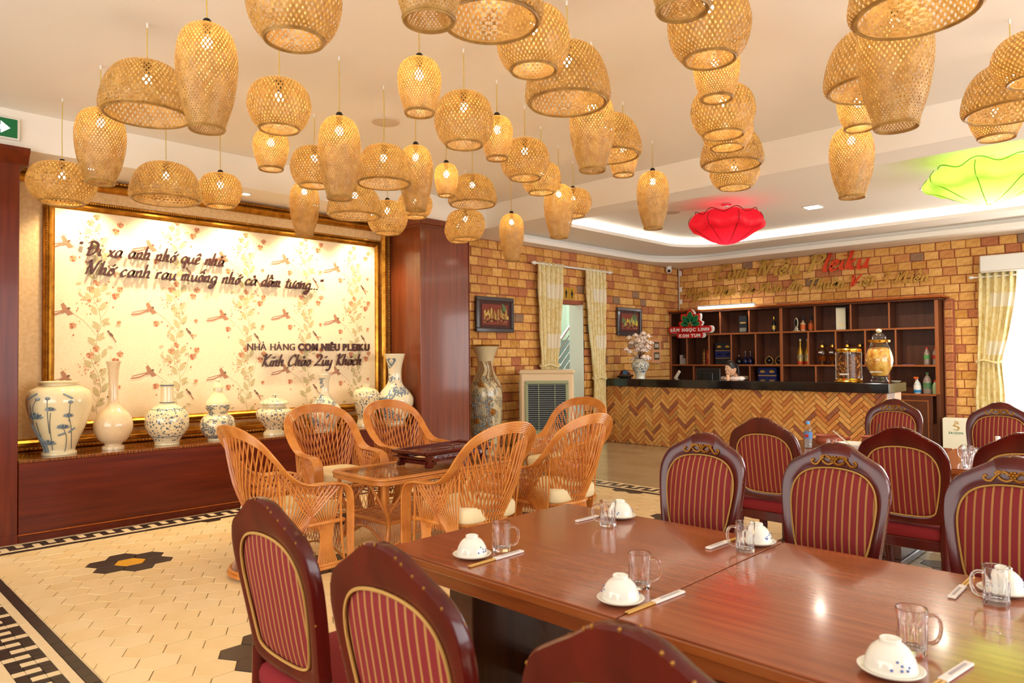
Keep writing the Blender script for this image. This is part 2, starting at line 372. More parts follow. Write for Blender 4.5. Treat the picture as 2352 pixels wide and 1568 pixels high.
for j in range(-6, 31):
    for i in range(-7, 42):
        x = -5.78+i*DX+(DX/2 if j % 2 else 0); y = 1.812+j*DY
        if x < -6.70-S or x > 1.3 or y < 1.06-S or y > 6.61+S: continue
        full = x > -6.70+DX/2 and 1.06+S < y < 6.61-S
        m = random.choice(hex_m)
        for fy in range(0, 6):
            cy = 1.812+fy*6*DY
            for fx in range(-1, 4):
                cx = -5.78+fx*12*DX+(6*DX if fy % 2 else 0); d = math.hypot(x-cx, y-cy)
                if d < .02: m = mt['hex_yellow']
                elif d < .22: m = mt['hex_black']
        z = random.uniform(-.0012, .0008)
        if not full:
            Q = clip(hexverts((x, y)), -6.70, 1.4, 1.062, 6.608)
            if len(Q) < 3 or abs(sum(Q[k-1][0]*Q[k][1]-Q[k][0]*Q[k-1][1] for k in range(len(Q)))) < .002: continue
            Q = [(a-x, c_-y) for a, c_ in Q]; fn = (lambda b, c, Q=Q, m=m: b.prism([(c[0]+a, c[1]+q_) for a, q_ in Q][::-1], -.012, c[2], m)); bb = MB(); fn(bb, (0, 0, 0)); items.append(((x, y, z), bb.mesh('hex_tile', 0), fn)); continue
        items.append(((x, y, z), hexmesh[m.name], (lambda b, c, m=m: hexadd(b, c, m))))
scatter(floor, 'hex_tile', items, 300, 'hex_tile_field')
# meander borders: along the wall, across the far end, and the near strip
def tilebox(su, sv, m):
    k = (round(su, 3), round(sv, 3), m.name)
    if k not in TB:
        bb = MB(); bb.box(-su/2+.0012, su/2-.0012, -sv/2+.0012, sv/2-.0012, -.011, 0, m, .0012); TB[k] = bb.mesh('border_tile', 0)
    return TB[k]
TB = {}; items = []
def border(u0, u1, place, p=.056, swap=False):
    n = int((u1-u0)/p)
    rows = ((0, .05, 'A'), (.05, .105, 'B'), (.105, .17, 'C'), (.17, .225, 'D'), (.225, .275, 'A'), (.275, .335, 'F'))
    for i in range(n):
        c = i % 4
        for v0, v1, kind in rows:
            blk = {'A': False, 'F': True, 'B': c != 3, 'C': c in (0, 2), 'D': c in (0, 2, 3)}[kind]
            if kind in 'AF' and i % 2: continue
            su = p*2 if kind in 'AF' else p
            m = mt['tile_black'] if blk else mt['tile_cream']
            u = u0+i*p+su/2; x, y = place(u, (v0+v1)/2)
            a, bb_ = (v1-v0, su) if swap else (su, v1-v0)
            items.append(((x, y, random.uniform(-.0008, .0006)), tilebox(a, bb_, m), (lambda b, c, a=a, q=bb_, m=m: b.box(c[0]-a/2+.001, c[0]+a/2-.001, c[1]-q/2+.001, c[1]+q/2-.001, -.011, c[2], m))))
border(-.2, 6.6, lambda u, v: (-7.045+v, u), swap=True)
border(-6.7, 1.2, lambda u, v: (u, 6.95-v))
border(-7.0, -2.0, lambda u, v: (u, .72+v))
scatter(floor, 'border_tile', items, 300, 'border_tile_rows')
items = []; gm = {}
for m in grey_m:
    bb = MB(); bb.box(-.298, .298, -.148, .148, -.011, 0, m, .0015); gm[m.name] = bb.mesh('grey_tile', 0)
for j in range(20):
    for i in range(20):
        x = -7.4+i*.6+(.3 if j % 2 else 0); y = 7.1+j*.3
        if x > 2.5 or y > 12.7: continue
        m = random.choice(grey_m)
        items.append(((x, y, 0), gm[m.name], (lambda b, c, m=m: b.box(c[0]-.298, c[0]+.298, c[1]-.148, c[1]+.148, -.011, 0, m))))
scatter(floor, 'grey_tile', items, 120, 'grey_tile_field')
b = MB(); b.box(-6.7, 1.2, 1.05, 1.06, -.011, -.001, mt['tile_cream']); b.obj('border_strip', floor)

# ------------------------------------------------------------------ ceilings
Z1, ZC, ZT, ZI = 3.28, 3.6, 3.42, 3.55
b = MB(); b.box(-7.05, 4, -3, 6.73, ZC, ZC+.1, mt['plaster']); ceiling = struct(b.obj('ceiling', smooth=0))
b = MB(); b.box(-7.9, -7.05, -3, 6.73, Z1, ZC+.1, mt['plaster']); struct(b.obj('trim_1', smooth=0))
def rrect(x0, x1, y0, y1, r, n=8):
    o = []
    for cx, cy, a0 in ((x1-r, y0+r, -90), (x1-r, y1-r, 0), (x0+r, y1-r, 90), (x0+r, y0+r, 180)):
        for k in range(n+1):
            a = math.radians(a0+90*k/n); o.append((cx+r*math.cos(a), cy+r*math.sin(a)))
    return o
def ringface(b, outer, inner, z, m, up=False):
    n = len(inner)
    vs = [(x, y, z) for x, y in outer]+[(x, y, z) for x, y in inner]
    b.add(vs, [((k+1) % n, k, n+k, n+(k+1) % n) for k in range(n)], m)
def wallring(b, poly, z0, z1, m):
    n = len(poly); vs = [(x, y, z0) for x, y in poly]+[(x, y, z1) for x, y in poly]
    b.add(vs, [(k, (k+1) % n, n+(k+1) % n, n+k) for k in range(n)], m)
b = MB(); pw = mt['plaster_w']
o0 = rrect(-7.9, 4, 6.73, 12.95, .001); o1 = rrect(-7.45, 3.6, 7.15, 12.1, .9); o1b = rrect(-7.58, 3.7, 7.05, 12.22, 1.0)
o2 = rrect(-6.65, 3.2, 7.3, 11.5, .85); o2b = rrect(-6.35, 3.0, 7.45, 11.25, .85)
ringface(b, o0, o1, Z1, pw); wallring(b, o1, Z1, Z1+.07, pw); ringface(b, o1b, o1, Z1+.07, pw); wallring(b, o1b, Z1+.07, ZT, pw)
ringface(b, o1b, o2, ZT, pw); wallring(b, o2, ZT, ZT+.05, pw); ringface(b, rrect(-6.8, 3.3, 7.2, 11.65, .9), o2, ZT+.05, pw)
wallring(b, rrect(-6.8, 3.3, 7.2, 11.65, .9), ZT+.05, ZI+.04, pw)
ringface(b, rrect(-6.8, 3.3, 7.2, 11.65, .9), rrect(-1, 0, 9, 10, .3), ZI+.04, pw)
b.add([(x, y, ZI+.04) for x, y in rrect(-1, 0, 9, 10, .3)], [tuple(range(36))[::-1]], pw)
wallring(b, rrect(-7.9, 4, 6.73, 12.95, .001), Z1, ZC+.1, pw)
struct(b.obj('ceiling', smooth=30))
ZI2 = ZI+.04

# ------------------------------------------------------------------ walls
b = MB(); b.box(-7.9, -7.7, -3, 6.4, 0, Z1+.05, mt['silk']); struct(b.obj('wall_left'))
def chamfer_brick(b, c, su, sz, m, axis, jit=0, proud=.03):
    """brick lying in a wall; axis 'X': face looks to +X; 'Y': face looks to -Y"""
    hu, hz, ch = su/2, sz/2, .008
    j = lambda: random.uniform(-jit, jit)
    P = []
    for d, q in ((0, 0), (proud-ch, 0), (proud, ch)):
        for su_, sz_ in ((-1, -1), (1, -1), (1, 1), (-1, 1)):
            u = su_*(hu-q)+j(); z = sz_*(hz-q)+j()
            P.append((c[0]+d, c[1]+u, c[2]+z) if axis == 'X' else (c[0]+u, c[1]-d, c[2]+z))
    fs = [(8, 9, 10, 11)]+[(k, (k+1) % 4, (k+1) % 4+4, k+4) for k in range(4)]+[(k+4, (k+1) % 4+4, (k+1) % 4+8, k+8) for k in range(4)]
    b.add(P, fs, m)
def brick_wall(parent, axis, coord, u0, u1, z0, z1, holes, pu=.212, pz=.1365, limit=300, weights=(32, 22, 20, 12, 11, 3)):
    cache = {}; its = []; rows = int((z1-z0)/pz)
    for r in range(rows+1):
        z = z0+(r+.5)*pz
        hz = min(pz, z1-(z-pz/2))
        if hz < .03: continue
        u = u0-(pu/2 if r % 2 else 0)
        while u < u1:
            wd = pu*random.choice((.93, 1, 1, 1.08)); a, c = max(u, u0), min(u+wd, u1); u += wd
            segs = [(a, c)]
            for hu0, hu1, h0, h1 in holes:
                if h0 < z < h1:
                    ns = []
                    for s_, e_ in segs:
                        if e_ <= hu0 or s_ >= hu1: ns.append((s_, e_))
                        else:
                            if s_ < hu0: ns.append((s_, hu0))
                            if e_ > hu1: ns.append((hu1, e_))
                    segs = ns
            for s_, e_ in segs:
                if e_-s_ < .04: continue
                m = random.choices(brick_m, weights)[0]; su = round((e_-s_)-.012, 2 if abs((e_-s_)-pu) > .03 else 2); zz = z-pz/2+hz/2; sz = round(hz-.013, 3)
                uc = (s_+e_)/2; cc = (coord, uc, zz) if axis == 'X' else (uc, coord, zz)
                k = (su, sz, m.name, random.randint(0, 1))
                if k not in cache:
                    bb = MB(); chamfer_brick(bb, (0, 0, 0), su, sz, m, axis, .0035, random.choice((.026, .034))); cache[k] = bb.mesh('brick', 0)
                its.append((cc, cache[k], (lambda b, c, su=su, sz=sz, m=m: chamfer_brick(b, c, su, sz, m, axis, .0035, random.choice((.026, .034))))))
    scatter(parent, 'brick', its, limit, 'brick_courses')
b = MB(); mo = mt['mortar']
for y0, y1, z0, z1 in ((6.4, 8.95, 0, Z1+.05), (8.95, 9.68, 2.4, Z1+.05), (9.68, 12.9, 0, Z1+.05)): b.box(-7.9, -7.712, y0, y1, z0, z1, mo)
wl = struct(b.obj('wall_far_left', smooth=0))
brick_wall(wl, 'X', -7.72, 6.42, 12.78, 0, Z1, [(8.95, 9.68, -1, 2.4)], pu=.208)
b = MB()
for x0, x1, z0, z1 in ((-7.9, -2.25, 0, Z1+.05), (-2.25, 1.2, 2.75, Z1+.05), (-2.25, 1.2, 0, .55), (1.2, 4, 0, Z1+.05)): b.box(x0, x1, 12.812, 13.0, z0, z1, mo)
wb = struct(b.obj('wall_back', smooth=0))
brick_wall(wb, 'Y', 12.82, -7.7, 1.2, 0, Z1, [(-7.7, -2.92, -1, 2.36), (-2.25, 1.2, .55, 2.75)], pu=.215, weights=(32, 30, 14, 8, 16, 2))
# window in the back wall, blown out by daylight
b = MB(); fr = mt['white']
b.box(-2.25, -2.17, 12.8, 12.9, .55, 2.75, fr, .005); b.box(1.12, 1.2, 12.8, 12.9, .55, 2.75, fr, .005)
b.box(-2.17, 1.12, 12.8, 12.9, .55, .63, fr, .005); b.box(-2.17, 1.12, 12.8, 12.9, 2.67, 2.75, fr, .005); b.box(-.55, -.49, 12.8, 12.88, .63, 2.67, fr, .005)
win = struct(b.obj('window_1'))
b = MB(); b.box(-2.17, 1.12, 12.86, 12.87, .63, 2.67, mt['daylight']); b.obj('pane', win)
# stairwell behind the doorway
b = MB(); st = mt['stair']
b.box(-10.2, -7.9, 8.6, 8.7, 0, 3.6, st); b.box(-10.3, -10.2, 8.6, 12.3, 0, 3.6, st); b.box(-10.2, -7.9, 12.2, 12.3, 0, 3.6, st)
b.box(-8.02, -7.712, 9.672, 9.80, 0, 2.41, mt['white'])
b.box(-10.2, -7.9, 8.7, 12.2, 3.5, 3.6, st); b.box(-10.3, -7.72, 8.95, 9.68, -.02, 0, grey_m[0])
struct(b.obj('wall_stairwell', smooth=0))
b = MB()
for k in range(11): b.box(-10.2, -9.0, 10.0+k*.2, 12.2, k*.17, (k+1)*.17, mt['stairstone'])
struct(b.obj('trim_2', smooth=0))
st_l = bpy.data.lights.new('stairwell_fill', 'POINT'); st_l.energy = 110; st_l.color = (.9, 1, .93); st_l.shadow_soft_size = .15  # unseen point light brightening the stairwell, no lamp fitting there
o = bpy.data.objects.new('stairwell_fill', st_l); COL.objects.link(o); o.location = (-9.0, 10.4, 3.25)
h = thing('stair_handrail', 'slanting steel stair handrail seen through the curtained doorway', 'handrail', (-9.08, 9.9, 0))
for k, dz in enumerate((0, -.17, -.34, -.51, -.68)):
    b = MB(); b.tube([(0, 0, 1.12+dz), (0, 1.9, 2.89+dz)], .028 if k == 0 else .014, 8, mt['chrome']); b.obj('rail', h)
for y in (.02, .66, 1.3):
    b = MB(); z = 1.10+y*.93; b.tube([(0, y, max(0, z-1.0)), (0, y, z)], .018, 8, mt['chrome']); b.obj('post', h)

# ------------------------------------------------------------------ timber plinth, post and pillar on the left wall
my, mv = mt['mahog_y'], mt['mahog_v']
pl = thing('display_bench', 'long mahogany plinth under the gilded panel carrying the porcelain vases', 'bench', (-7.05, 3.45, 0))
b = MB(); b.box(-.645, 0, -2.095, 2.12, .07, .655, my, .004); b.obj('front_board', pl)
b = MB(); b.box(-.645, .005, -2.095, 2.12, .655, .68, mt['ledge'], .004); b.obj('ledge_top', pl)
b = MB(); b.box(-.6, .018, -2.1, 2.13, 0, .06, my, .004); b.box(-.6, .024, -2.1, 2.13, .06, .072, mt['orange_v'], .004); b.obj('skirting', pl)
ps = thing('timber_post', 'dark mahogany wall post at the left picture edge under the exit sign', 'pillar', (-7.05, .35, 0))
b = MB(); b.box(-.645, 0, -1.2, 1.0, .07, 3.17, mv, .005); b.obj('post_body', ps)
b = MB(); b.prism([(-.65, 3.15), (.005, 3.15), (.03, 3.2), (.075, 3.25), (.075, 3.28), (-.65, 3.28)], -1.22, 1.06, mv, Matrix(((1, 0, 0, 0), (0, 0, 1, 0), (0, 1, 0, 0), (0, 0, 0, 1)))); b.obj('crown_moulding', ps, smooth=0)
b = MB(); b.box(-.6, .022, -1.2, 1.0, 0, .075, mv, .004); b.obj('skirting', ps)
pp = thing('timber_pillar', 'tall wood-clad pillar between the gilded panel and the brick wall', 'pillar', (-7.05, 5.99, 0))
PM = M('pillar_veneer', rgb(128, 62, 32), .3, coat=.4, noise=(rgb(104, 46, 22), 1.6, (14, 14, .7), .3, .7))
b = MB(); b.box(-.66, 0, -.41, .41, .07, 3.2, PM, .004); b.obj('pillar_body', pp)
b = MB(); b.box(-.66, .02, -.43, .43, 3.17, 3.2, PM, .004); b.box(-.66, .035, -.445, .445, 3.2, 3.28, PM, .008); b.obj('crown_moulding', pp)
b = MB(); b.box(-.66, .02, -.42, .42, 0, .07, PM, .004); b.obj('skirting', pp)
b = MB(); b.box(-7.9, -7.7, 6.39, 6.41, 0, Z1, mo); b.box(-7.71, -7.04, 6.40, 6.405, 0, Z1, PM); struct(b.obj('trim_3'))

# gilded mouldings: profile swept round a rectangle in the plane of the wall (y,z)
def gframe(b, y0, y1, z0, z1, x, wd, dep, inward=1):
    prof = ((0, 0), (.0, dep*.5), (wd*.14, dep*.95), (wd*.26, dep), (wd*.36, dep*.6), (wd*.5, dep*.75), (wd*.68, dep*.8), (wd*.86, dep*.45), (wd, dep*.3), (wd, 0))
    for k in range(len(prof)-1):
        (a, da), (c, dc) = prof[k], prof[k+1]
        q = lambda s, d: [(x+d, y0+s, z0+s), (x+d, y1-s, z0+s), (x+d, y1-s, z1-s), (x+d, y0+s, z1-s)]
        A, B_ = q(a, da), q(c, dc); m = mt['gold_dark'] if k == 3 else mt['gold']
        b.add(A+B_, [(i, (i+1) % 4, 4+(i+1) % 4, 4+i) for i in range(4)], m)
def beads(b, y0, y1, z0, z1, x, r, step, sides='tblr'):
    def line(p, q):
        n = int((Vector(q)-Vector(p)).length/step)
        for i in range(n):
            c = Vector(p).lerp(Vector(q), (i+.5)/n); b.sphere(c, r, mt['gold'], 5, 4, (1, 1.3, 1.3))
    if 't' in sides: line((x, y0, z1), (x, y1, z1))
    if 'b' in sides: line((x, y0, z0), (x, y1, z0))
    if 'l' in sides: line((x, y0, z0), (x, y0, z1))
    if 'r' in sides: line((x, y1, z0), (x, y1, z1))
of = thing('gilded_surround', 'large outer gilt moulding running round the whole alcove wall', 'moulding', (-7.7, 3.45, .68))
b = MB(); gframe(b, -2.2, 2.13-.02, 0, 2.59, 0, .12, .05); b.obj('moulding', of, smooth=0)
b = MB(); beads(b, -2.18, 2.085, .026, 2.57, .048, .011, .034); b.obj('beading', of, smooth=0)
wp = thing('wallpaper_panel', 'large gilt-framed panel of bird-and-blossom wallpaper behind the vases', 'panel', (-7.7, 3.54, .84))
b = MB(); gframe(b, -1.885, 1.885, 0, 2.2, 0, .095, .05); b.obj('gilt_frame', wp, smooth=0)
b = MB(); beads(b, -1.865, 1.865, .02, 2.18, .05, .008, .022); b.obj('beading', wp, smooth=0)
b = MB(); b.box(0, .012, -1.82, 1.82, .07, 2.13, mt['panel']); b.obj('wallpaper', wp)
# printed blossom, stem and bird repeat
mp = {k: M('print_'+k, c, .6) for k, c in dict(stem=rgb(178, 156, 104), leaf=rgb(196, 178, 128), petal=rgb(222, 160, 112), rose=rgb(190, 108, 70), bud=rgb(216, 168, 116), wing=rgb(172, 120, 86), tail=rgb(176, 112, 84), dark=rgb(120, 84, 62)).items()}
def motif(seed):
    R = random.Random(seed); b = MB(); T = [0]
    def blob(y, z, r, m, n=8, ry=1, rot=0, jag=0):
        T[0] += .00003; P = []
        for k in range(n):
            a = 2*PI*k/n; q = r*(1+(jag if k % 2 else -jag)); u, v = q*math.cos(a)*ry, q*math.sin(a)
            P.append((T[0], y+u*math.cos(rot)-v*math.sin(rot), z+u*math.sin(rot)+v*math.cos(rot)))
        b.add(P, [tuple(range(n))], m)
    def line(pts, wdt, m):
        P = smooth_path([(0, y, z) for y, z in pts], 5); T[0] += .00003
        for p, q in zip(P, P[1:]):
            t = (q-p).normalized(); n = Vector((0, -t.z, t.y))*wdt; b.add([(T[0], *(p-n).yz), (T[0], *(p+n).yz), (T[0], *(q+n).yz), (T[0], *(q-n).yz)], [(0, 1, 2, 3)], m)
    def flower(y, z, r):
        for k in range(6):
            a = 2*PI*k/6+R.random(); blob(y+.6*r*math.cos(a), z+.6*r*math.sin(a), r*.5, mp['petal' if k % 2 else 'rose'], 7, 1, a, .12)
        blob(y, z, r*.42, mp['dark'], 7, 1, 0, .25); blob(y, z, r*.25, mp['petal'], 6)
    def leaf(y, z, l, a): blob(y, z, l*.34, mp['leaf'], 8, 2.4, a)
    main = [(.03, -.36), (.0, -.2), (.04, -.05), (.02, .1), (-.03, .22), (-.05, .36)]
    line(main, .0022, mp['stem']); line([(.03, .0), (.1, .12), (.13, .28)], .0016, mp['stem']); line([(.0, -.15), (-.1, -.02), (-.2, .06), (-.3, .18)], .0016, mp['stem'])
    for y, z in main[:5]:
        for s_ in (-1, 1):
            for q in range(2): leaf(y+s_*.04, z+.03*q+.02*s_, .05, s_*.7+R.uniform(-.3, .3))
    for y, z, r in ((-.05, .3, .034), (.0, .36, .03), (.17, .24, .034), (.21, .31, .03), (-.2, -.06, .03), (.2, -.02, .02)): flower(y, z, r)
    for k in range(26): blob(-.08+R.gauss(0, .05), .17+R.gauss(0, .06), .0075, mp['bud' if k % 3 else 'rose'], 6)
    for k in range(10): leaf(R.uniform(-.16, .2), R.uniform(-.33, .3), .03, R.uniform(-1, 1))
    for k in range(7): blob(R.uniform(-.24, .26), R.uniform(-.33, .33), .009, mp['rose'], 6)
    # long-tailed bird in flight, left of the spray
    y0, z0 = -.27, .08
    line([(y0-.17, z0-.055), (y0-.09, z0-.045), (y0-.02, z0-.01)], .006, mp['tail']); line([(y0-.16, z0-.035), (y0-.02, z0)], .004, mp['tail'])
    blob(y0+.0, z0+.0, .016, mp['wing'], 8, 2.6, .55); blob(y0+.035, z0+.022, .011, mp['dark'], 7, 1.4, .4)
    b.add([(.0014, y0-.01, z0), (.0014, y0+.03, z0+.01), (.0014, y0-.005, z0+.075), (.0014, y0-.03, z0+.06)], [(0, 1, 2, 3)], mp['wing'])
    b.add([(.0015, y0+.0, z0), (.0015, y0+.03, z0+.015), (.0015, y0+.075, z0-.03), (.0015, y0+.03, z0-.045)], [(0, 1, 2, 3)], mp['wing'])
    # perched bird, right of the spray
    blob(.13, .14-.28, .012, mp['dark'], 8, 2.6, 2.3); blob(.105, .17-.28, .011, mp['dark'], 7); line([(.145, -.165), (.175, -.215)], .005, mp['wing'])
    return b.mesh('floral_motif', 0)
mm = [motif(3), motif(5)]
for i, y in enumerate((-1.44, -.69, .06, .80, 1.48)):
    for j, z in enumerate((.42, 1.06, 1.70)): mobj('floral_motif', mm[(i+j) % 2], wp, (.0128, y, z+(.04 if i % 2 else 0)))['kind'] = 'stuff'
# ------------------------------------------------------------------ woven bamboo lanterns
LP = {  # unit profiles: radius (max 1) against depth from the top (0..1)
 'tall':  [(.10, 0), (.42, .015), (.68, .06), (.87, .14), (.97, .26), (1, .38), (.97, .52), (.90, .66), (.78, .80), (.64, .92), (.56, 1)],
 'cup':   [(.12, 0), (.50, .02), (.80, .10), (.96, .24), (1, .38), (.97, .54), (.88, .72), (.74, .90), (.66, 1)],
 'dome':  [(.10, 0), (.33, .015), (.54, .07), (.71, .18), (.84, .34), (.93, .53), (.985, .73), (1, .87), (.97, .96), (.90, 1)],
 'squat': [(.10, 0), (.45, .02), (.72, .09), (.91, .24), (1, .46), (.98, .62), (.88, .80), (.74, .93), (.62, 1)],
 'globe': [(.10, 0), (.40, .02), (.68, .09), (.89, .24), (1, .48), (.97, .68), (.86, .85), (.70, .96), (.62, 1)],
}
def shade_mesh(kind, h, r, N):
    P = smooth_path([(a*r, 0, -d*h) for a, d in LP[kind]], 4); P = [(p.x, p.z) for p in P]; n = len(P)
    s = [0]
    for a, c in zip(P, P[1:]): s.append(s[-1]+math.hypot(a[0]-c[0], a[1]-c[1]))
    tot = s[-1]; b = MB(); w = PI/N*.53
    for d in (1, -1):
        ang = [0]
        for i in range(1, n):
            rm = max(.35*r, (P[i][0]+P[i-1][0])/2); ang.append(ang[-1]+d*(s[i]-s[i-1])*.62/rm)
        vs = []; fs = []
        for k in range(N):
            t0 = 2*PI*k/N; o = len(vs)
            for i in range(n):
                rr = P[i][0]+(.0012 if (i+k+(d > 0)) % 2 else -.0012); ww = w
                for e in (-1, 1): a = t0+ang[i]+e*ww; vs.append((rr*math.cos(a), rr*math.sin(a), P[i][1]))
            fs += [(o+2*i, o+2*i+1, o+2*i+3, o+2*i+2) for i in range(n-1)]
        b.add(vs, fs, mt['weave'])
    me = b.mesh('woven_shade', 0); b2 = MB()
    rb, zb = P[-1]; ring = lambda z, rr, q: b2.tube([(rr*math.cos(2*PI*k/32), rr*math.sin(2*PI*k/32), z) for k in range(32)], q, 5, mt['weave'], closed=True)
    ring(zb, rb, .0055); ring(zb+.008, rb+.003, .005); ring(zb+.004, rb-.007, .005)
    b3 = MB(); b3.lathe([(.004, -.002), (.25*r if kind == 'dome' else .16*r, -.006), (.25*r if kind == 'dome' else .16*r, -.002), (.004, .003)], 16, mt['weave'])
    return me, b2.mesh('rim', 60), b3.mesh('crown_disc', 30)
capb = MB(); capb.lathe([(.004, .03), (.016, .03), (.024, .018), (.024, 0), (.018, -.03), (.016, -.06), (.004, -.06)], 12, mt['black']); capm = capb.mesh('socket_cap')
bulbb = MB(); bulbb.sphere((0, 0, -.1), .028, mt['glow_bulb'], 10, 6, (1, 1, 1.15)); bulbm = bulbb.mesh('bulb')
cordm_mat = M('yellow_cord', rgb(206, 176, 70), .5)
SHM = {}
def lantern(x, y, ztop, zbot, diam, kind, label, cap=True):
    h = ztop-zbot; r = diam/2
    key = (kind, round(h, 1), round(r, 1))
    if key not in SHM: SHM[key] = (shade_mesh(kind, h, r, 46 if kind != 'dome' else 56), h, r)
    (me, rim, disc), h0, r0 = SHM[key]
    t = thing('woven_lantern', label, 'lantern', (x, y, ztop), random.uniform(0, 6), 'woven bamboo lanterns hung from the ceiling')
    t.scale = (1, 1, 1)
    for nm, m_ in (('woven_shade', me), ('rim', rim), ('crown_disc', disc)):
        o = mobj(nm, m_, t); o.scale = (r/r0, r/r0, h/h0)
    c = mobj('socket_cap', capm, t); c.location = (0, 0, 0 if cap else -.02)
    mobj('bulb', bulbm, t)
    b = MB(); L = ZC-ztop-.028; b.tube([(0, 0, .026), (.003, 0, L*.5), (0, 0, L)], .0032, 6, cordm_mat)
    b.lathe([(.0035, L+.0005), (.013, L+.0005), (.013, L+.027), (.0035, L+.027)], 8, mt['white'], cap=True) if 0 else None
    b.tube([(0, 0, L), (0, 0, L+.028)], .006, 6, mt['white']); b.obj('cord', t)
    return t
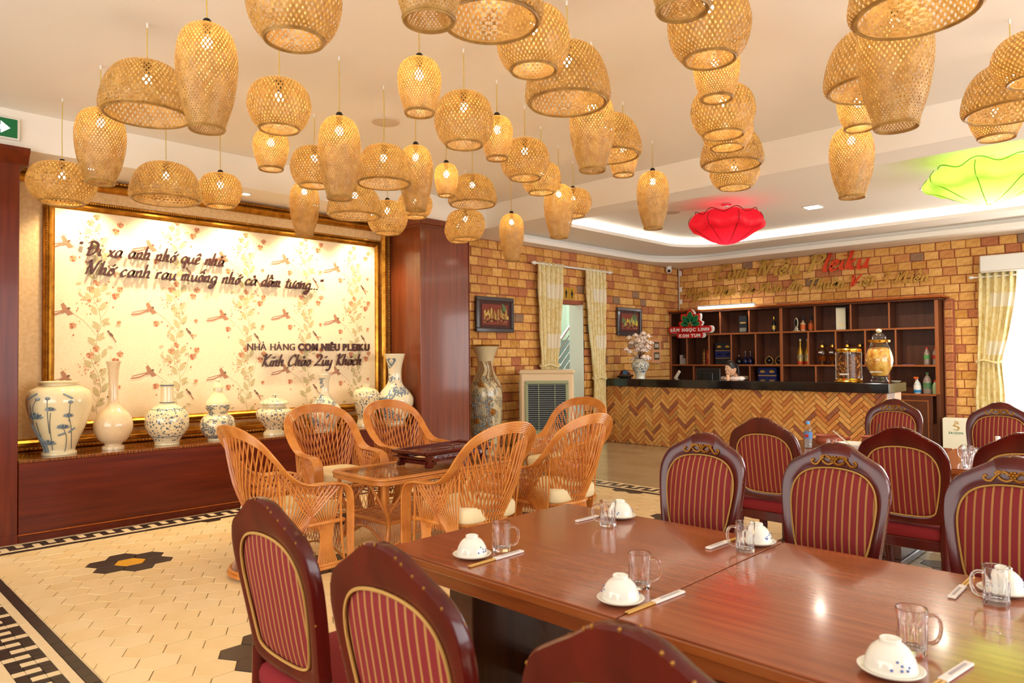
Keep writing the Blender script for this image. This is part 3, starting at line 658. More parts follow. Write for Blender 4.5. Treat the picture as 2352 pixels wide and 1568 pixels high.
LAN = [
 (-6.47, 1.52, 3.08, 2.76, .49, 'squat', 'wide squat lantern leftmost of all, over the big lotus jar', 1),
 (-5.56, 1.54, 3.29, 2.76, .33, 'tall', 'tall lantern just right of the leftmost squat one', 1),
 (-4.66, 1.55, 3.35, 3.02, .54, 'dome', 'dome lantern high on the left with open glowing underside', 0),
 (-3.74, 1.54, 3.28, 2.72, .31, 'tall', 'largest tall lantern on the left, between two domes', 1),
 (-5.83, 2.08, 3.06, 2.76, .53, 'dome', 'low dome lantern hanging in front of the upper gilt frame', 0),
 (-6.08, 2.62, 3.12, 2.83, .36, 'squat', 'small squat lantern right beside the low dome over the frame', 1),
 (-2.82, 1.54, 3.29, 2.90, .41, 'globe', 'big globe lantern cut by the top picture edge at left', 0),
 (-3.99, 2.08, 3.20, 2.90, .375, 'squat', 'squat lantern directly below the big cut-off globe', 0),
 (-5.16, 2.62, 3.29, 2.98, .27, 'cup', 'small cup lantern directly beneath a squat lantern at left', 1),
 (-5.41, 3.14, 3.32, 2.98, .40, 'globe', 'globe lantern half hidden behind a tall one, left of centre', 0),
 (-4.25, 2.66, 3.18, 2.61, .29, 'tall', 'tall lantern in the centre of the left group, in front of a globe', 1),
 (-6.57, 3.70, 3.32, 2.77, .30, 'tall', 'tall slim lantern in front of the frame top, below a globe', 1),
 (-4.47, 3.19, 3.14, 2.84, .44, 'dome', 'dome lantern just right of the central tall one', 0),
 (-5.65, 3.70, 3.13, 2.83, .51, 'dome', 'dome lantern low behind the central tall one, by the frame top', 0),
 (-5.90, 4.25, 3.10, 2.77, .41, 'squat', 'squat lantern over the right end of the gilt frame', 1),
 (-6.14, 4.79, 3.32, 3.04, .38, 'squat', 'squat lantern with bright white mouth, beside the pillar top', 0),
 (-4.73, 3.70, 3.30, 2.75, .29, 'tall', 'tall lantern in front of the bright-mouthed squat one', 1),
 (-3.31, 2.62, 3.29, 2.96, .26, 'cup', 'cup lantern near the ceiling smoke detector', 1),
 (-4.98, 4.25, 3.30, 3.00, .22, 'cup', 'smallest cup lantern, between a tall lantern and a dome', 1),
 (-1.89, 1.54, 3.25, 2.67, .31, 'tall', 'lantern bottom with round mouth cut by the top edge, left of the big dome', 1),
 (-3.55, 3.19, 3.30, 2.94, .40, 'globe', 'big globe lantern near the picture centre with a glowing mouth', 0),
 (-5.20, 4.78, 3.33, 3.03, .49, 'dome', 'dome lantern above the wood-clad pillar', 0),
 (-5.86, 5.28, 3.15, 2.82, .44, 'squat', 'squat lantern low in front of the wood-clad pillar', 0),
 (-6.64, 5.87, 3.24, 2.95, .36, 'squat', 'squat lantern mostly hidden behind the one before the pillar', 0),
 (-3.78, 3.73, 3.32, 3.00, .24, 'cup', 'cup lantern touching the right side of the central globe', 1),
 (-2.14, 2.08, 3.28, 2.93, .45, 'dome', 'large dome cut off at the top centre of the picture', 0),
 (-2.39, 2.62, 3.27, 2.95, .37, 'globe', 'globe lantern directly under the cut-off dome at top centre', 0),
 (-2.64, 3.19, 3.34, 2.99, .50, 'dome', 'dome lantern with the brightest open mouth, right of centre', 0),
 (-2.88, 3.73, 3.26, 2.74, .30, 'tall', 'tall lantern below the brightest dome', 0),
 (-3.13, 4.25, 3.30, 2.99, .49, 'dome', 'dome lantern tucked behind the tall one under the brightest dome', 0),
 (-3.38, 4.79, 3.30, 2.99, .25, 'cup', 'cup lantern under the tucked-away dome, before the beam', 0),
 (-4.01, 4.28, 3.32, 2.99, .41, 'globe', 'globe lantern between a cup and two smaller lanterns, centre', 0),
 (-4.27, 4.77, 3.27, 2.99, .36, 'squat', 'squat lantern overlapped by a globe, centre', 0),
 (-4.53, 5.32, 3.21, 2.68, .30, 'tall', 'tall lantern just left of a squat one against the white beam', 1),
 (-4.80, 5.87, 3.30, 3.01, .40, 'squat', 'squat lantern peeping from behind a tall one by the beam', 1),
 (-5.72, 5.87, 3.17, 2.62, .29, 'tall', 'tall lantern hanging lowest, in front of the brick wall', 1),
 (-3.80, 5.87, 3.30, 2.74, .31, 'tall', 'lone tall lantern left of the red silk lamp', 1),
 (-1.22, 2.08, 3.24, 2.66, .30, 'tall', 'lantern with bright mouth cut by the top edge, right of centre', 0),
 (-1.71, 3.16, 3.33, 2.96, .40, 'globe', 'big globe at the top of the column of stacked lanterns', 0),
 (-1.96, 3.70, 3.28, 2.97, .26, 'cup', 'cup lantern second from the top of the stacked column', 0),
 (-2.21, 4.25, 3.26, 2.94, .41, 'squat', 'squat lantern third from the top of the stacked column', 0),
 (-2.46, 4.79, 3.29, 3.02, .37, 'squat', 'squat lantern fourth from the top of the stacked column', 0),
 (-2.70, 5.33, 3.34, 3.04, .50, 'dome', 'dome lantern near the bottom of the stacked column', 0),
 (-2.95, 5.87, 3.26, 2.99, .43, 'squat', 'squat lantern lowest in the stacked column above the red lamp', 0),
 (-.80, 3.16, 3.17, 2.87, .50, 'dome', 'dome lantern cut by the top edge on the right side', 0),
 (-1.29, 4.25, 3.33, 2.99, .53, 'dome', 'dome lantern half behind the largest tall lantern at right', 0),
 (-1.03, 3.70, 3.19, 2.59, .335, 'tall', 'largest tall lantern on the right side', 0),
 (-1.55, 4.79, 3.22, 2.95, .26, 'cup', 'cup lantern under the right-hand dome', 0),
 (-1.78, 5.33, 3.14, 2.63, .30, 'tall', 'tall lantern below the right-hand cup, in front of the beam', 1),
 (-.63, 4.79, 3.27, 3.00, .42, 'globe', 'globe lantern at the right picture edge', 0),
 (-.83, 5.35, 3.32, 3.01, .55, 'dome', 'dome lantern under the globe at the right edge', 0),
 (-1.00, 5.87, 3.28, 3.00, .34, 'cup', 'cup lantern under the dome at the right edge', 0)]
for x, y, zt, zb, d, k, lab, cp in LAN: lantern(x, y, zt, zb, d, k, 'woven bamboo '+lab if len(lab.split()) < 14 else lab, bool(cp))

# ------------------------------------------------------------------ lotus silk lamps, downlights, ceiling fittings
def lotus(x, y, ztop, zbot, R, mat, edge, label, lamp_col, power):
    t = thing('lotus_lamp', label, 'lamp', (x, y, 0)); zc = (ztop+zbot)/2-.02; n = 8; K = 96
    b = MB(); vs = []; rows = []
    prof = [(.05, zbot-.005), (.16, zbot+.0), (.42, zbot+.05), (.74, zbot+.14), (.93, zc-.02), (1, zc+.045), (.93, zc+.115), (.78, ztop-.05), (.55, ztop-.012), (.30, ztop), (.06, ztop+.005)]
    Pp = smooth_path([(r, 0, z) for r, z in prof], 3)
    for p in Pp:
        for k in range(K):
            a = 2*PI*k/K; lobe = .5+.5*math.cos(n*a); mid = max(0, min(1, (p.x-.25)/.6))
            r = R*p.x*(1-.10*(1-lobe)*mid)*(1+.022*math.cos(K/4*a+3*math.sin(a*3))+.010*math.sin(a*31)); z = p.z+.035*mid*lobe
            vs.append((r*math.cos(a), r*math.sin(a), z))
    L = len(Pp); b.add(vs, [(i*K+k, i*K+(k+1) % K, (i+1)*K+(k+1) % K, (i+1)*K+k) for i in range(L-1) for k in range(K)], mat); b.obj('silk_shade', t, smooth=60)
    b = MB()
    for k in range(n):
        a = 2*PI*k/n; pts = []
        for r, z in ((.1, zbot), (.42, zbot+.05), (.74, zbot+.145), (.95, zc+.01), (1.005, zc+.08), (.93, zc+.15)): pts.append((R*r*math.cos(a), R*r*math.sin(a), z+.003+.02*max(0, min(1, (r-.25)/.6))))
        b.tube(smooth_path(pts, 3), .005, 5, edge)
    b.tube([(R*.82*math.cos(2*PI*k/64)*(1-.08*(.5-.5*math.cos(n*2*PI*k/64))), R*.82*math.sin(2*PI*k/64)*(1-.08*(.5-.5*math.cos(n*2*PI*k/64))), ztop-.03+.03*math.cos(n*2*PI*k/64)) for k in range(64)], .006, 5, edge, closed=True)
    b.obj('wire_rib', t)
    b = MB(); b.lathe([(.005, ZI2-.001), (.07, ZI2-.001), (.075, ZI2-.02), (.05, ZI2-.035), (.005, ZI2-.035)], 20, mt['chrome']); b.obj('ceiling_rose', t)
    b = MB(); b.tube([(0, 0, ZI2-.03), (0, 0, zc)], .006, 6, mt['chrome']); b.obj('stem', t)
    b = MB(); b.sphere((0, 0, zc), .06, M('lotus_bulb', (1, 1, 1, 1), emit=lamp_col, strength=power), 12, 8); b.obj('bulb', t)
    return t
lotus(-4.65, 9.0, 3.47, 3.03, .52, mt['redsilk'], M('red_wire', rgb(130, 10, 22), .5), 'crimson silk lotus-shaped ceiling lamp above the reception area', (1, .55, .5, 1), 45)
lotus(-1.6, 8.9, 3.50, 3.09, .62, mt['greensilk'], mt['greenedge'], 'lime green silk lotus-shaped ceiling lamp at the right', (1, 1, .75, 1), 95)
cv = thing('cove_light', 'hidden white cove light glowing along the inner step of the tray ceiling', 'light', (0, 0, 0))
b = MB(); b.tube([(x, y, ZT+.075) for x, y in rrect(-6.74, 3.24, 7.24, 11.59, .88)], .012, 5, M('cove_strip', (1, 1, 1, 1), emit=(1, .95, .88, 1), strength=5), closed=True); b.obj('led_strip', cv)
b = MB(); b.tube([(x, y, ZT+.06) for x, y in rrect(-6.76, 3.26, 7.22, 11.61, .89)], .006, 4, mt['white'], closed=True); b.obj('mounting_channel', cv)
def spot(name, loc, power, size, col, blend=.6, rot=(0, 0, 0), rad=.05):
    d = bpy.data.lights.new(name, 'SPOT'); d.energy = power; d.spot_size = math.radians(size); d.spot_blend = blend; d.color = col; d.shadow_soft_size = rad
    o = bpy.data.objects.new(name, d); COL.objects.link(o); o.location = loc; o.rotation_euler = rot; return o
def downlight(x, y, z, label, square, pw, size, col, rot=(0, 0, 0)):
    t = thing('downlight', label, 'light', (x, y, z)); b = MB()
    if square: b.box(-.11, .11, -.11, .11, -.012, -.001, mt['white'], .004)
    else: b.lathe([(.045, -.001), (.06, -.001), (.06, -.01), (.045, -.012)], 20, mt['white'])
    b.obj('trim_ring', t); b = MB()
    if square: b.box(-.095, .095, -.095, .095, -.016, -.0125, mt['glow_w'])
    else: b.lathe([(.001, -.006), (.044, -.006), (.044, -.003), (.001, -.003)], 16, mt['glow_w'])
    b.obj('diffuser', t)
    spot('downlight_beam', (x, y, z-.03), pw, size, col, rot=rot)
for y, nm in ((1.95, 'leftmost'), (2.7, 'second'), (3.42, 'middle'), (4.25, 'fourth'), (5.05, 'last')):
    downlight(-7.3, y, Z1, {'leftmost': 'small recessed spotlight over the big lotus jar, leftmost above the gilded panel', 'second': 'small recessed spotlight above the gilded panel, second from the left', 'middle': 'small recessed spotlight above the middle of the gilded panel', 'fourth': 'small recessed spotlight above the gilded panel, fourth from the left', 'last': 'small recessed spotlight above the panel nearest the pillar'}[nm], False, 85, 95, (1, .82, .56), rot=(0, math.radians(12), 0))
downlight(-3.9, 10.1, ZI2, 'square recessed ceiling light between the red and green lotus lamps', True, 150, 150, (1, .88, .7))
downlight(-2.42, 10.1, ZI2, 'square recessed ceiling light partly behind the green lotus lamp', True, 150, 150, (1, .88, .7))
b = MB(); b.lathe([(.001, ZC-.012), (.12, ZC-.012), (.125, ZC-.001)], 28, mt['grille']); tag(b.obj('ceiling_speaker'), 'flat round speaker grille on the main ceiling between lantern cords', 'speaker').location = (-5.14, 3.69, 0)
b = MB(); b.lathe([(.001, ZI2-.012), (.12, ZI2-.012), (.125, ZI2-.001)], 28, mt['grille']); tag(b.obj('ceiling_speaker'), 'flat round speaker grille beside the red lotus lamp', 'speaker').location = (-5.49, 8.96, 0)
t = thing('smoke_detector', 'small white dome smoke detector on the ceiling behind a cup lantern', 'detector', (-4.8, 3.7, ZC))
b = MB(); b.lathe([(.001, -.045), (.025, -.045), (.042, -.025), (.05, -.02), (.05, -.001), (.001, -.001)], 20, mt['white']); b.obj('housing', t)
b = MB(); b.lathe([(.026, -.0455), (.030, -.041), (.030, -.038), (.025, -.043)], 16, mt['dark']); b.obj('vent_ring', t)
t = thing('exit_sign', 'green illuminated exit sign with white arrow above the dark post', 'sign', (-7.05, 1.1, 3.43))
b = MB(); b.box(0, .03, -.22, .245, -.09, .095, mt['white'], .006); b.obj('housing', t)
b = MB(); b.box(.03, .034, -.205, .225, -.075, .08, mt['exit_g'], .001); b.obj('face', t)
b = MB(); b.prism([(.03, -.018), (.11, -.018), (.11, -.05), (.175, 0), (.11, .05), (.11, .018), (.03, .018)], .0345, .037, mt['exit_w'], Matrix(((0, 0, 1, 0), (1, 0, 0, 0), (0, 1, 0, 0), (0, 0, 0, 1)))); b.obj('arrow', t)

# ------------------------------------------------------------------ porcelain on the ledge
def vase(name, label, x, y, z, prof, mat, parts=(), sx=1, cat='vase', n=48):
    t = thing(name, label, cat, (x, y, z)); b = MB(); P = smooth_path([(r, 0, q) for r, q in prof], 4)
    b.lathe([(max(p.x, .002), p.z) for p in P], n, mat)
    b.lathe([(.001, .002), (prof[0][0], .0)], n, mat); b.obj('vase_body', t, smooth=50)
    for nm, fn in parts:
        b = MB(); fn(b); b.obj(nm, t, smooth=50)
    return t
cr, ink = rgb(226, 208, 164), rgb(84, 98, 110)
LZ = .681
def ring(r, z, q, m, n=40): return lambda b: b.tube([(r*math.cos(2*PI*k/n), r*math.sin(2*PI*k/n), z) for k in range(n)], q, 5, m, closed=True)
inkm = M('ink_line', ink, .2)
# lotus jar: hand painted flowers laid on as brush strokes
V = (-7.3, 1.72)
lot = vase('lotus_jar', 'big cream jar painted with blue-grey lotus flowers, leftmost on the ledge', -7.28, 1.70, LZ, [(.135, 0), (.135, .02), (.122, .04), (.15, .12), (.215, .28), (.25, .42), (.252, .50), (.225, .565), (.165, .60), (.135, .612), (.138, .625), (.158, .64), (.15, .645), (.12, .62)], M('cream_glaze', cr, .12, coat=.5))
def on_jar(u, z, lift=.002):
    pr = [(.135, 0), (.122, .04), (.15, .12), (.215, .28), (.25, .42), (.252, .50), (.225, .565)]
    r = pr[-1][0]
    for (r0, z0), (r1, z1) in zip(pr, pr[1:]):
        if z0 <= z <= z1: r = r0+(r1-r0)*(z-z0)/(z1-z0); break
    r += lift+.004; a = -.62+u/max(r, .1); return (r*math.cos(a), r*math.sin(a), z)
def jarstroke(b, pts, w, m=inkm):
    P = smooth_path([(u, z, 0) for u, z in pts], 4); b.tube([on_jar(p.x, p.y) for p in P], w, 4, m)
inkl = M('ink_wash', rgb(128, 138, 142), .2)
def jarflower(b, u, z, s):
    for k in range(-3, 4):
        a = PI/2+k*.42; b.tube([on_jar(u+s*.1*math.cos(a), z), on_jar(u+s*.7*math.cos(a+.15), z+s*.5*math.sin(a)), on_jar(u+s*math.cos(a), z+s*.75*math.sin(a))], [.004, .010*s/.06, .002], 5, inkl if k % 2 else inkm)
def jar_ink(b):
    for u, z, s in ((-.10, .33, .075), (.11, .24, .055), (-.02, .10, .06), (.16, .34, .045), (.03, .40, .045)): jarflower(b, u, z, s)
    for pts in (((.0, .05), (.01, .25), (.03, .38)), ((.0, .2), (.01, .50)), ((.09, .03), (.12, .15), (.11, .24)), ((.15, .05), (.17, .25), (.16, .34)), ((.16, .3), (.18, .46)), ((-.1, .33), (-.12, .42), (-.08, .50)), ((-.05, .05), (-.09, .2), (-.1, .3)), ((-.14, .28), (-.15, .45))): jarstroke(b, pts, .0025)
    for pts, w in ((((-.16, .28), (-.12, .2), (-.06, .12), (-.04, .03)), .012), (((-.14, .22), (-.09, .12), (-.07, .03)), .009), (((-.18, .50), (-.08, .545)), .009), (((.12, .54), (.2, .5)), .009), (((.14, .2), (.2, .24)), .008), (((.06, .18), (.12, .2)), .008)): jarstroke(b, pts, w, inkl)
    for u, z in ((.01, .505), (-.07, .5), (.18, .47)): b.sphere(on_jar(u, z, -.004), .022, inkl, 8, 6, (1, 1, .7))
b = MB(); jar_ink(b); b.obj('painted_lotus', lot)
vase('crackle_bottle_vase', 'tall plain cream crackle-glazed bottle vase second from left on the ledge', -7.3, 2.14, LZ, [(.095, 0), (.092, .03), (.07, .045), (.12, .09), (.16, .17), (.163, .25), (.13, .33), (.075, .39), (.045, .45), (.040, .60), (.048, .74), (.062, .81), (.058, .812), (.04, .76)], M('crackle_glaze', rgb(226, 200, 158), .15, coat=.5, noise=(rgb(214, 186, 146), 120, (1, 1, 1), .4, .6)))
pm = painted('floral_glaze', cr, ink, 26, .26, .04, .36)
vase('floral_bottle_vase', 'round cream vase with straight neck and blue leaf scrolls, third on the ledge', -7.3, 2.62, LZ, [(.115, 0), (.112, .02), (.13, .06), (.185, .14), (.20, .22), (.185, .30), (.13, .36), (.07, .395), (.062, .44), (.060, .57), (.062, .59), (.055, .59), (.05, .5)], pm,
     (('neck_band', ring(.061, .575, .006, inkm)), ('neck_band', ring(.068, .41, .004, inkm)), ('shoulder_band', ring(.148, .345, .003, inkm)), ('foot_band', ring(.15, .085, .003, inkm))))
gm_ = painted('landscape_glaze', cr, ink, 22, .50, .02, .36, 'N')
vase('gourd_vase', 'double-gourd vase with lid and blue landscape, behind the leftmost rattan chair', -7.3, 3.12, LZ, [(.10, 0), (.10, .02), (.15, .07), (.172, .14), (.155, .22), (.095, .27), (.09, .285), (.118, .33), (.118, .38), (.08, .44), (.05, .49), (.045, .53)], gm_,
     (('lid', lambda b: b.lathe([(.055, .53), (.052, .545), (.035, .575), (.022, .59), (.018, .60), (.024, .61), (.012, .625), (.002, .627)], 24, M('lid_glaze', cr, .12, coat=.4))),))
vase('lidded_ginger_jar', 'squat lidded jar with blue scroll painting on the ledge', -7.3, 3.74, LZ, [(.115, 0), (.11, .03), (.085, .06), (.12, .11), (.175, .18), (.19, .235), (.17, .275), (.125, .30), (.12, .33), (.12, .335)], painted('scroll_glaze', cr, ink, 24, .27, .06, .29),
     (('lid', lambda b: b.lathe([(.155, .335), (.158, .345), (.13, .37), (.06, .40), (.025, .405), (.022, .42), (.03, .43), (.002, .445)], 36, painted('lid_scroll', cr, ink, 30, .25, .34, .44))),))
vase('bird_bottle_vase', 'slim-necked bottle vase painted with birds, between jar and shoulder vase', -7.3, 4.36, LZ, [(.11, 0), (.11, .02), (.16, .10), (.195, .18), (.18, .26), (.12, .33), (.07, .39), (.052, .46), (.055, .56), (.072, .635), (.068, .637), (.045, .56)], painted('bird_glaze', rgb(220, 206, 172), rgb(110, 124, 130), 13, .51, .05, .6, 'N'))
vase('shoulder_vase', 'high-shouldered vase with blue leaf vine pattern behind rattan chairs', -7.3, 4.93, LZ, [(.115, 0), (.115, .03), (.10, .10), (.125, .2), (.155, .32), (.158, .39), (.13, .44), (.07, .465), (.05, .475), (.048, .50), (.055, .51)], painted('vine_glaze', cr, ink, 26, .26, .1, .43))
vase('mountain_vase', 'large trumpet-necked vase with blue mountains at the right end of the ledge', -7.27, 5.34, LZ+.001, [(.12, 0), (.12, .03), (.17, .12), (.225, .24), (.225, .33), (.165, .42), (.10, .50), (.082, .60), (.09, .72), (.125, .86), (.12, .862), (.085, .75)], painted('mountain_glaze', rgb(224, 212, 178), rgb(108, 122, 136), 9, .51, .05, .82, 'N'))
# the tall floor vase
fv = vase('peacock_floor_vase', 'human-height floor vase with peacock relief and gold rim beside the brick wall', -7.35, 6.98, 0, [(.19, 0), (.195, .06), (.16, .12), (.17, .2), (.19, .30), (.225, .55), (.24, .85), (.24, 1.0), (.215, 1.13), (.15, 1.25), (.115, 1.33), (.112, 1.42), (.14, 1.54), (.195, 1.66)], painted('peacock_glaze', rgb(206, 190, 150), rgb(138, 132, 112), 14, .50, .16, 1.25, 'N', .2),
     (('gold_rim', lambda b: b.lathe([(.185, 1.655), (.21, 1.665), (.215, 1.675), (.20, 1.683), (.17, 1.672), (.13, 1.55)], 40, mt['gold'])), ('foot_band', ring(.196, .09, .01, inkm))))
def peony(b):
    for a, z, r in ((-1.3, .62, .055), (-.35, .74, .06), (-.75, .36, .055), (-1.05, 1.12, .05), (-1.9, .8, .055), (-.2, .45, .05)):
        R = .232 if z < 1.05 else .22
        if z < .5: R = .21
        c = (R*math.cos(a), R*math.sin(a), z)
        for k in range(9):
            g = 2*PI*k/9; b.sphere((c[0]-math.sin(a)*r*.6*math.cos(g), c[1]+math.cos(a)*r*.6*math.cos(g), z+r*.6*math.sin(g)), r*.33, mt['carving'], 6, 5)
        b.sphere(c, r*.5, mt['carving'], 8, 6)
b = MB(); peony(b); b.obj('relief_peony', fv)
b = MB(); R_ = random.Random(4)
for i in range(110):
    t_ = R_.random(); a = -.95+(t_-.5)*1.3+R_.uniform(-.12, .12); z = .35+.62*R_.random()
    R = .218+.024*min(1, (z-.3)/.5); b.sphere((R*math.cos(a), R*math.sin(a), z), .012, mt['carving'] if i % 3 == 0 else inkl, 6, 4, (1, 1, 1.5))
for k in range(9):
    a0 = -1.5+k*.12; b.tube(smooth_path([(.243*math.cos(a0), .243*math.sin(a0), .95), (.244*math.cos(a0+.1), .244*math.sin(a0+.1), .7), (.225*math.cos(a0+.35), .225*math.sin(a0+.35), .42)], 5), .004, 5, inkl)
b.obj('relief_feathers', fv)
b = MB()
for k in range(12):
    a0 = -.9+R_.uniform(-.8, .8); P = [(.12*math.cos(a0), .12*math.sin(a0), 1.45), (.118*math.cos(a0+.3), .118*math.sin(a0+.3), 1.33), (.19*math.cos(a0+.1), .19*math.sin(a0+.1), 1.2), (.232*math.cos(a0+.5), .232*math.sin(a0+.5), 1.08)]
    b.tube(smooth_path(P, 4), .006, 5, M('relief_branch', rgb(150, 110, 64), .4) if k == 0 else b.mats[0])
b.obj('relief_branch', fv)
# ------------------------------------------------------------------ dining chairs
def make_chair():
    t = thing('dining_chair', 'x', 'chair')
    cw = mt['chairwood']
    lean = lambda z: -.17-.105*max(0, (z-.48)/.6)**1.3
    OUT = [(0, 1.075), (.055, 1.066), (.105, 1.036), (.155, 1.008), (.205, .975), (.236, .915), (.243, .85), (.236, .77), (.224, .68), (.212, .60), (.203, .545), (.12, .53), (0, .525)]
    INN = [(0, .962), (.06, .958), (.115, .944), (.155, .918), (.18, .88), (.19, .84), (.192, .80), (.186, .74), (.176, .68), (.165, .625), (.148, .588), (.09, .572), (0, .568)]
    O = [(p.x, p.z) for p in smooth_path([(x, 0, z) for x, z in OUT], 3)]; I = [(p.x, p.z) for p in smooth_path([(x, 0, z) for x, z in INN], 3)]
    O = O+[(-x, z) for x, z in O[-2:0:-1]]; I = I+[(-x, z) for x, z in I[-2:0:-1]]; n = len(O)
    b = MB(); vs = []
    sec = [(0, -.012, 1), (.06, -.02, 1), (.5, -.024, 1), (.94, -.016, 1), (1, 0, 1), (.94, .016, 1), (.5, .026, 1), (.06, .022, 1), (0, .012, 1)]
    for (ox, oz), (ix, iz) in zip(O, I):
        for s_, d, _ in sec: x = ox+(ix-ox)*s_; z = oz+(iz-oz)*s_; vs.append((x, lean(z)+d, z))
    k = len(sec); b.add(vs, [(i*k+j, ((i+1) % n)*k+j, ((i+1) % n)*k+(j+1) % k, i*k+(j+1) % k) for i in range(n) for j in range(k)], cw)
    BF = b.obj('back_frame', t, smooth=45)
    def pad(y, bulge, nm):
        b = MB(); vs = []; c = (0, .765); rings = (1, .985, .93, .8, .55, .3)
        for s_ in rings:
            for ix, iz in I:
                x = c[0]+(ix-c[0])*s_*1.01; z = c[1]+(iz-c[1])*s_*1.01; vs.append((x, lean(z)+y+bulge*(1-s_**6)*(1-.35*s_*s_), z))
        vs.append((0, lean(.765)+y+bulge, .765)); fs = [(r*n+i, r*n+(i+1) % n, (r+1)*n+(i+1) % n, (r+1)*n+i) for r in range(len(rings)-1) for i in range(n)]
        fs += [((len(rings)-1)*n+i, (len(rings)-1)*n+(i+1) % n, len(vs)-1) for i in range(n)]
        b.add(vs, fs, mt['stripe']); return b.obj(nm, t, smooth=70)
    PD = (pad(.012, .035, 'back_cushion'), pad(-.010, -.012, 'rear_upholstery'))
    for y, pd_ in zip((.020, -.019), PD):
        b = MB(); b.tube([(x*.995, lean(z)+y, z) for x, z in I], .0048, 6, mt['goldfab'], closed=True); b.obj('piping', pd_, smooth=60)
    b = MB(); c0 = (0, lean(1.005)+.03, 1.005)
    for s_ in (1, -1):
        for pts in (((.01, .0), (.03, .018), (.055, .006), (.075, -.016), (.095, -.012), (.1, .002), (.088, .006)), ((.0, -.012), (.02, -.02), (.04, -.012), (.05, 0)), ((.03, .012), (.05, .02), (.06, .012))):
            b.tube(smooth_path([(s_*x, c0[1]+.002, 1.0+z-abs(x)*.12) for x, z in pts], 3), [.006]*(len(pts)*3-2), 5, mt['carving'])
    for k in range(6): a = 2*PI*k/6; b.sphere((.011*math.cos(a), c0[1]+.003, 1.002+.011*math.sin(a)), .007, mt['carving'], 6, 4)
    b.sphere((0, c0[1]+.005, 1.002), .007, mt['carving'], 6, 4); b.obj('carved_ornament', BF, smooth=60)
    # beaded wear along the frame edge
    b = MB(); R = random.Random(1)
    for i in range(0, n):
        if R.random() < .45 and O[i][1] > .7: x, z = O[i]; b.sphere((x*.985, lean(z)+R.choice((-.017, .018)), z*.997), .0035, mt['carving'], 5, 4, (1, 1, 1.4))
    b.obj('chipped_gilding', BF, smooth=60)['kind'] = 'stuff'
    b = MB(); S_ = [(-.225, -.185), (.225, -.185), (.25, .02), (.255, .2), (.235, .235), (-.235, .235), (-.255, .2), (-.25, .02)]
    ps = [(p.x, p.y) for p in smooth_path([(x, y, 0) for x, y in S_], 3, True)]; n2 = len(ps); vs = []
    lv = ((.96, .445), (1, .455), (1.0, .485), (.96, .505), (.8, .517), (.4, .522))
    for s_, z in lv: vs += [(x*s_, .02+(y-.02)*s_, z) for x, y in ps]
    b.add(vs, [(r*n2+i, r*n2+(i+1) % n2, (r+1)*n2+(i+1) % n2, (r+1)*n2+i) for r in range(len(lv)-1) for i in range(n2)]+[tuple(range((len(lv)-1)*n2, len(lv)*n2))], mt['redfab'])
    b.obj('seat', t, smooth=60)
    b = MB(); vs = []
    for s_, z in ((.97, .385), (1.0, .39), (1.0, .44), (.97, .447)): vs += [(x*s_, y*s_, z) for x, y in ps]
    b.add(vs, [(r*n2+i, r*n2+(i+1) % n2, (r+1)*n2+(i+1) % n2, (r+1)*n2+i) for r in range(3) for i in range(n2)]+[tuple(range(n2))[::-1]], cw); b.obj('seat_rail', t)
    for s_ in (1, -1):
        b = MB(); b.tube(smooth_path([(s_*.212, .205, .42), (s_*.222, .218, .34), (s_*.215, .212, .22), (s_*.20, .20, .1), (s_*.205, .21, .03), (s_*.213, .22, .0)], 4), [.032]*4+[.03]*4+[.025]*4+[.02]*4+[.022]*5, 8, cw); b.obj('leg', t, smooth=60)
        b = MB(); b.tube(smooth_path([(s_*.2, lean(.56), .56), (s_*.197, -.18, .48), (s_*.2, -.185, .35), (s_*.205, -.21, .2), (s_*.21, -.25, .0)], 4), [.026]*8+[.024]*9, 8, cw); b.obj('leg', t, smooth=60)
    return t
NEAR = 'red striped dining chairs pushed up to the near tables'
FAR = 'red striped dining chairs at the far table'
DC = [((-2.05, 1.28), 0, 'red striped dining chair, back to the camera, leftmost at the near table', NEAR), ((-1.35, 1.22), .02, 'red striped dining chair seen from behind, second from left on the near table edge', NEAR),
      ((-.66, 1.19), .03, 'red dining chair whose top only rises at the bottom edge of the picture', NEAR),
      ((-1.93, 3.20), PI+.03, 'red striped dining chair with gilt crest facing us, leftmost behind the near table', NEAR), ((-1.25, 3.20), PI, 'red striped dining chair with gilt crest facing us, second from left behind the near table', NEAR),
      ((-.56, 3.20), PI-.02, 'red striped dining chair with gilt crest facing us, cut by the right picture edge', NEAR),
      ((-2.13, 4.83), .0, 'red striped dining chair turned away at the left corner of the far table', FAR), ((-1.25, 4.72), -.02, 'red striped dining chair turned away in the middle before the far table', FAR),
      ((-.68, 4.80), 0, 'red striped dining chair turned away at the right edge before the far table', FAR),
      ((-2.06, 6.90), PI, 'red striped dining chair with gilt crest across the far table, before the counter end', FAR), ((-1.24, 6.90), PI, 'red striped dining chair with gilt crest across the far table, before the curtain', FAR)]
proto = make_chair()
for i, ((x, y), rz, lab, g) in enumerate(DC):
    o = proto if i == 0 else dup(proto)
    o.location = (x, y, 0); o.rotation_euler = (0, 0, rz); o.scale = (1, 1, 1.016); o['label'] = lab; o['group'] = g

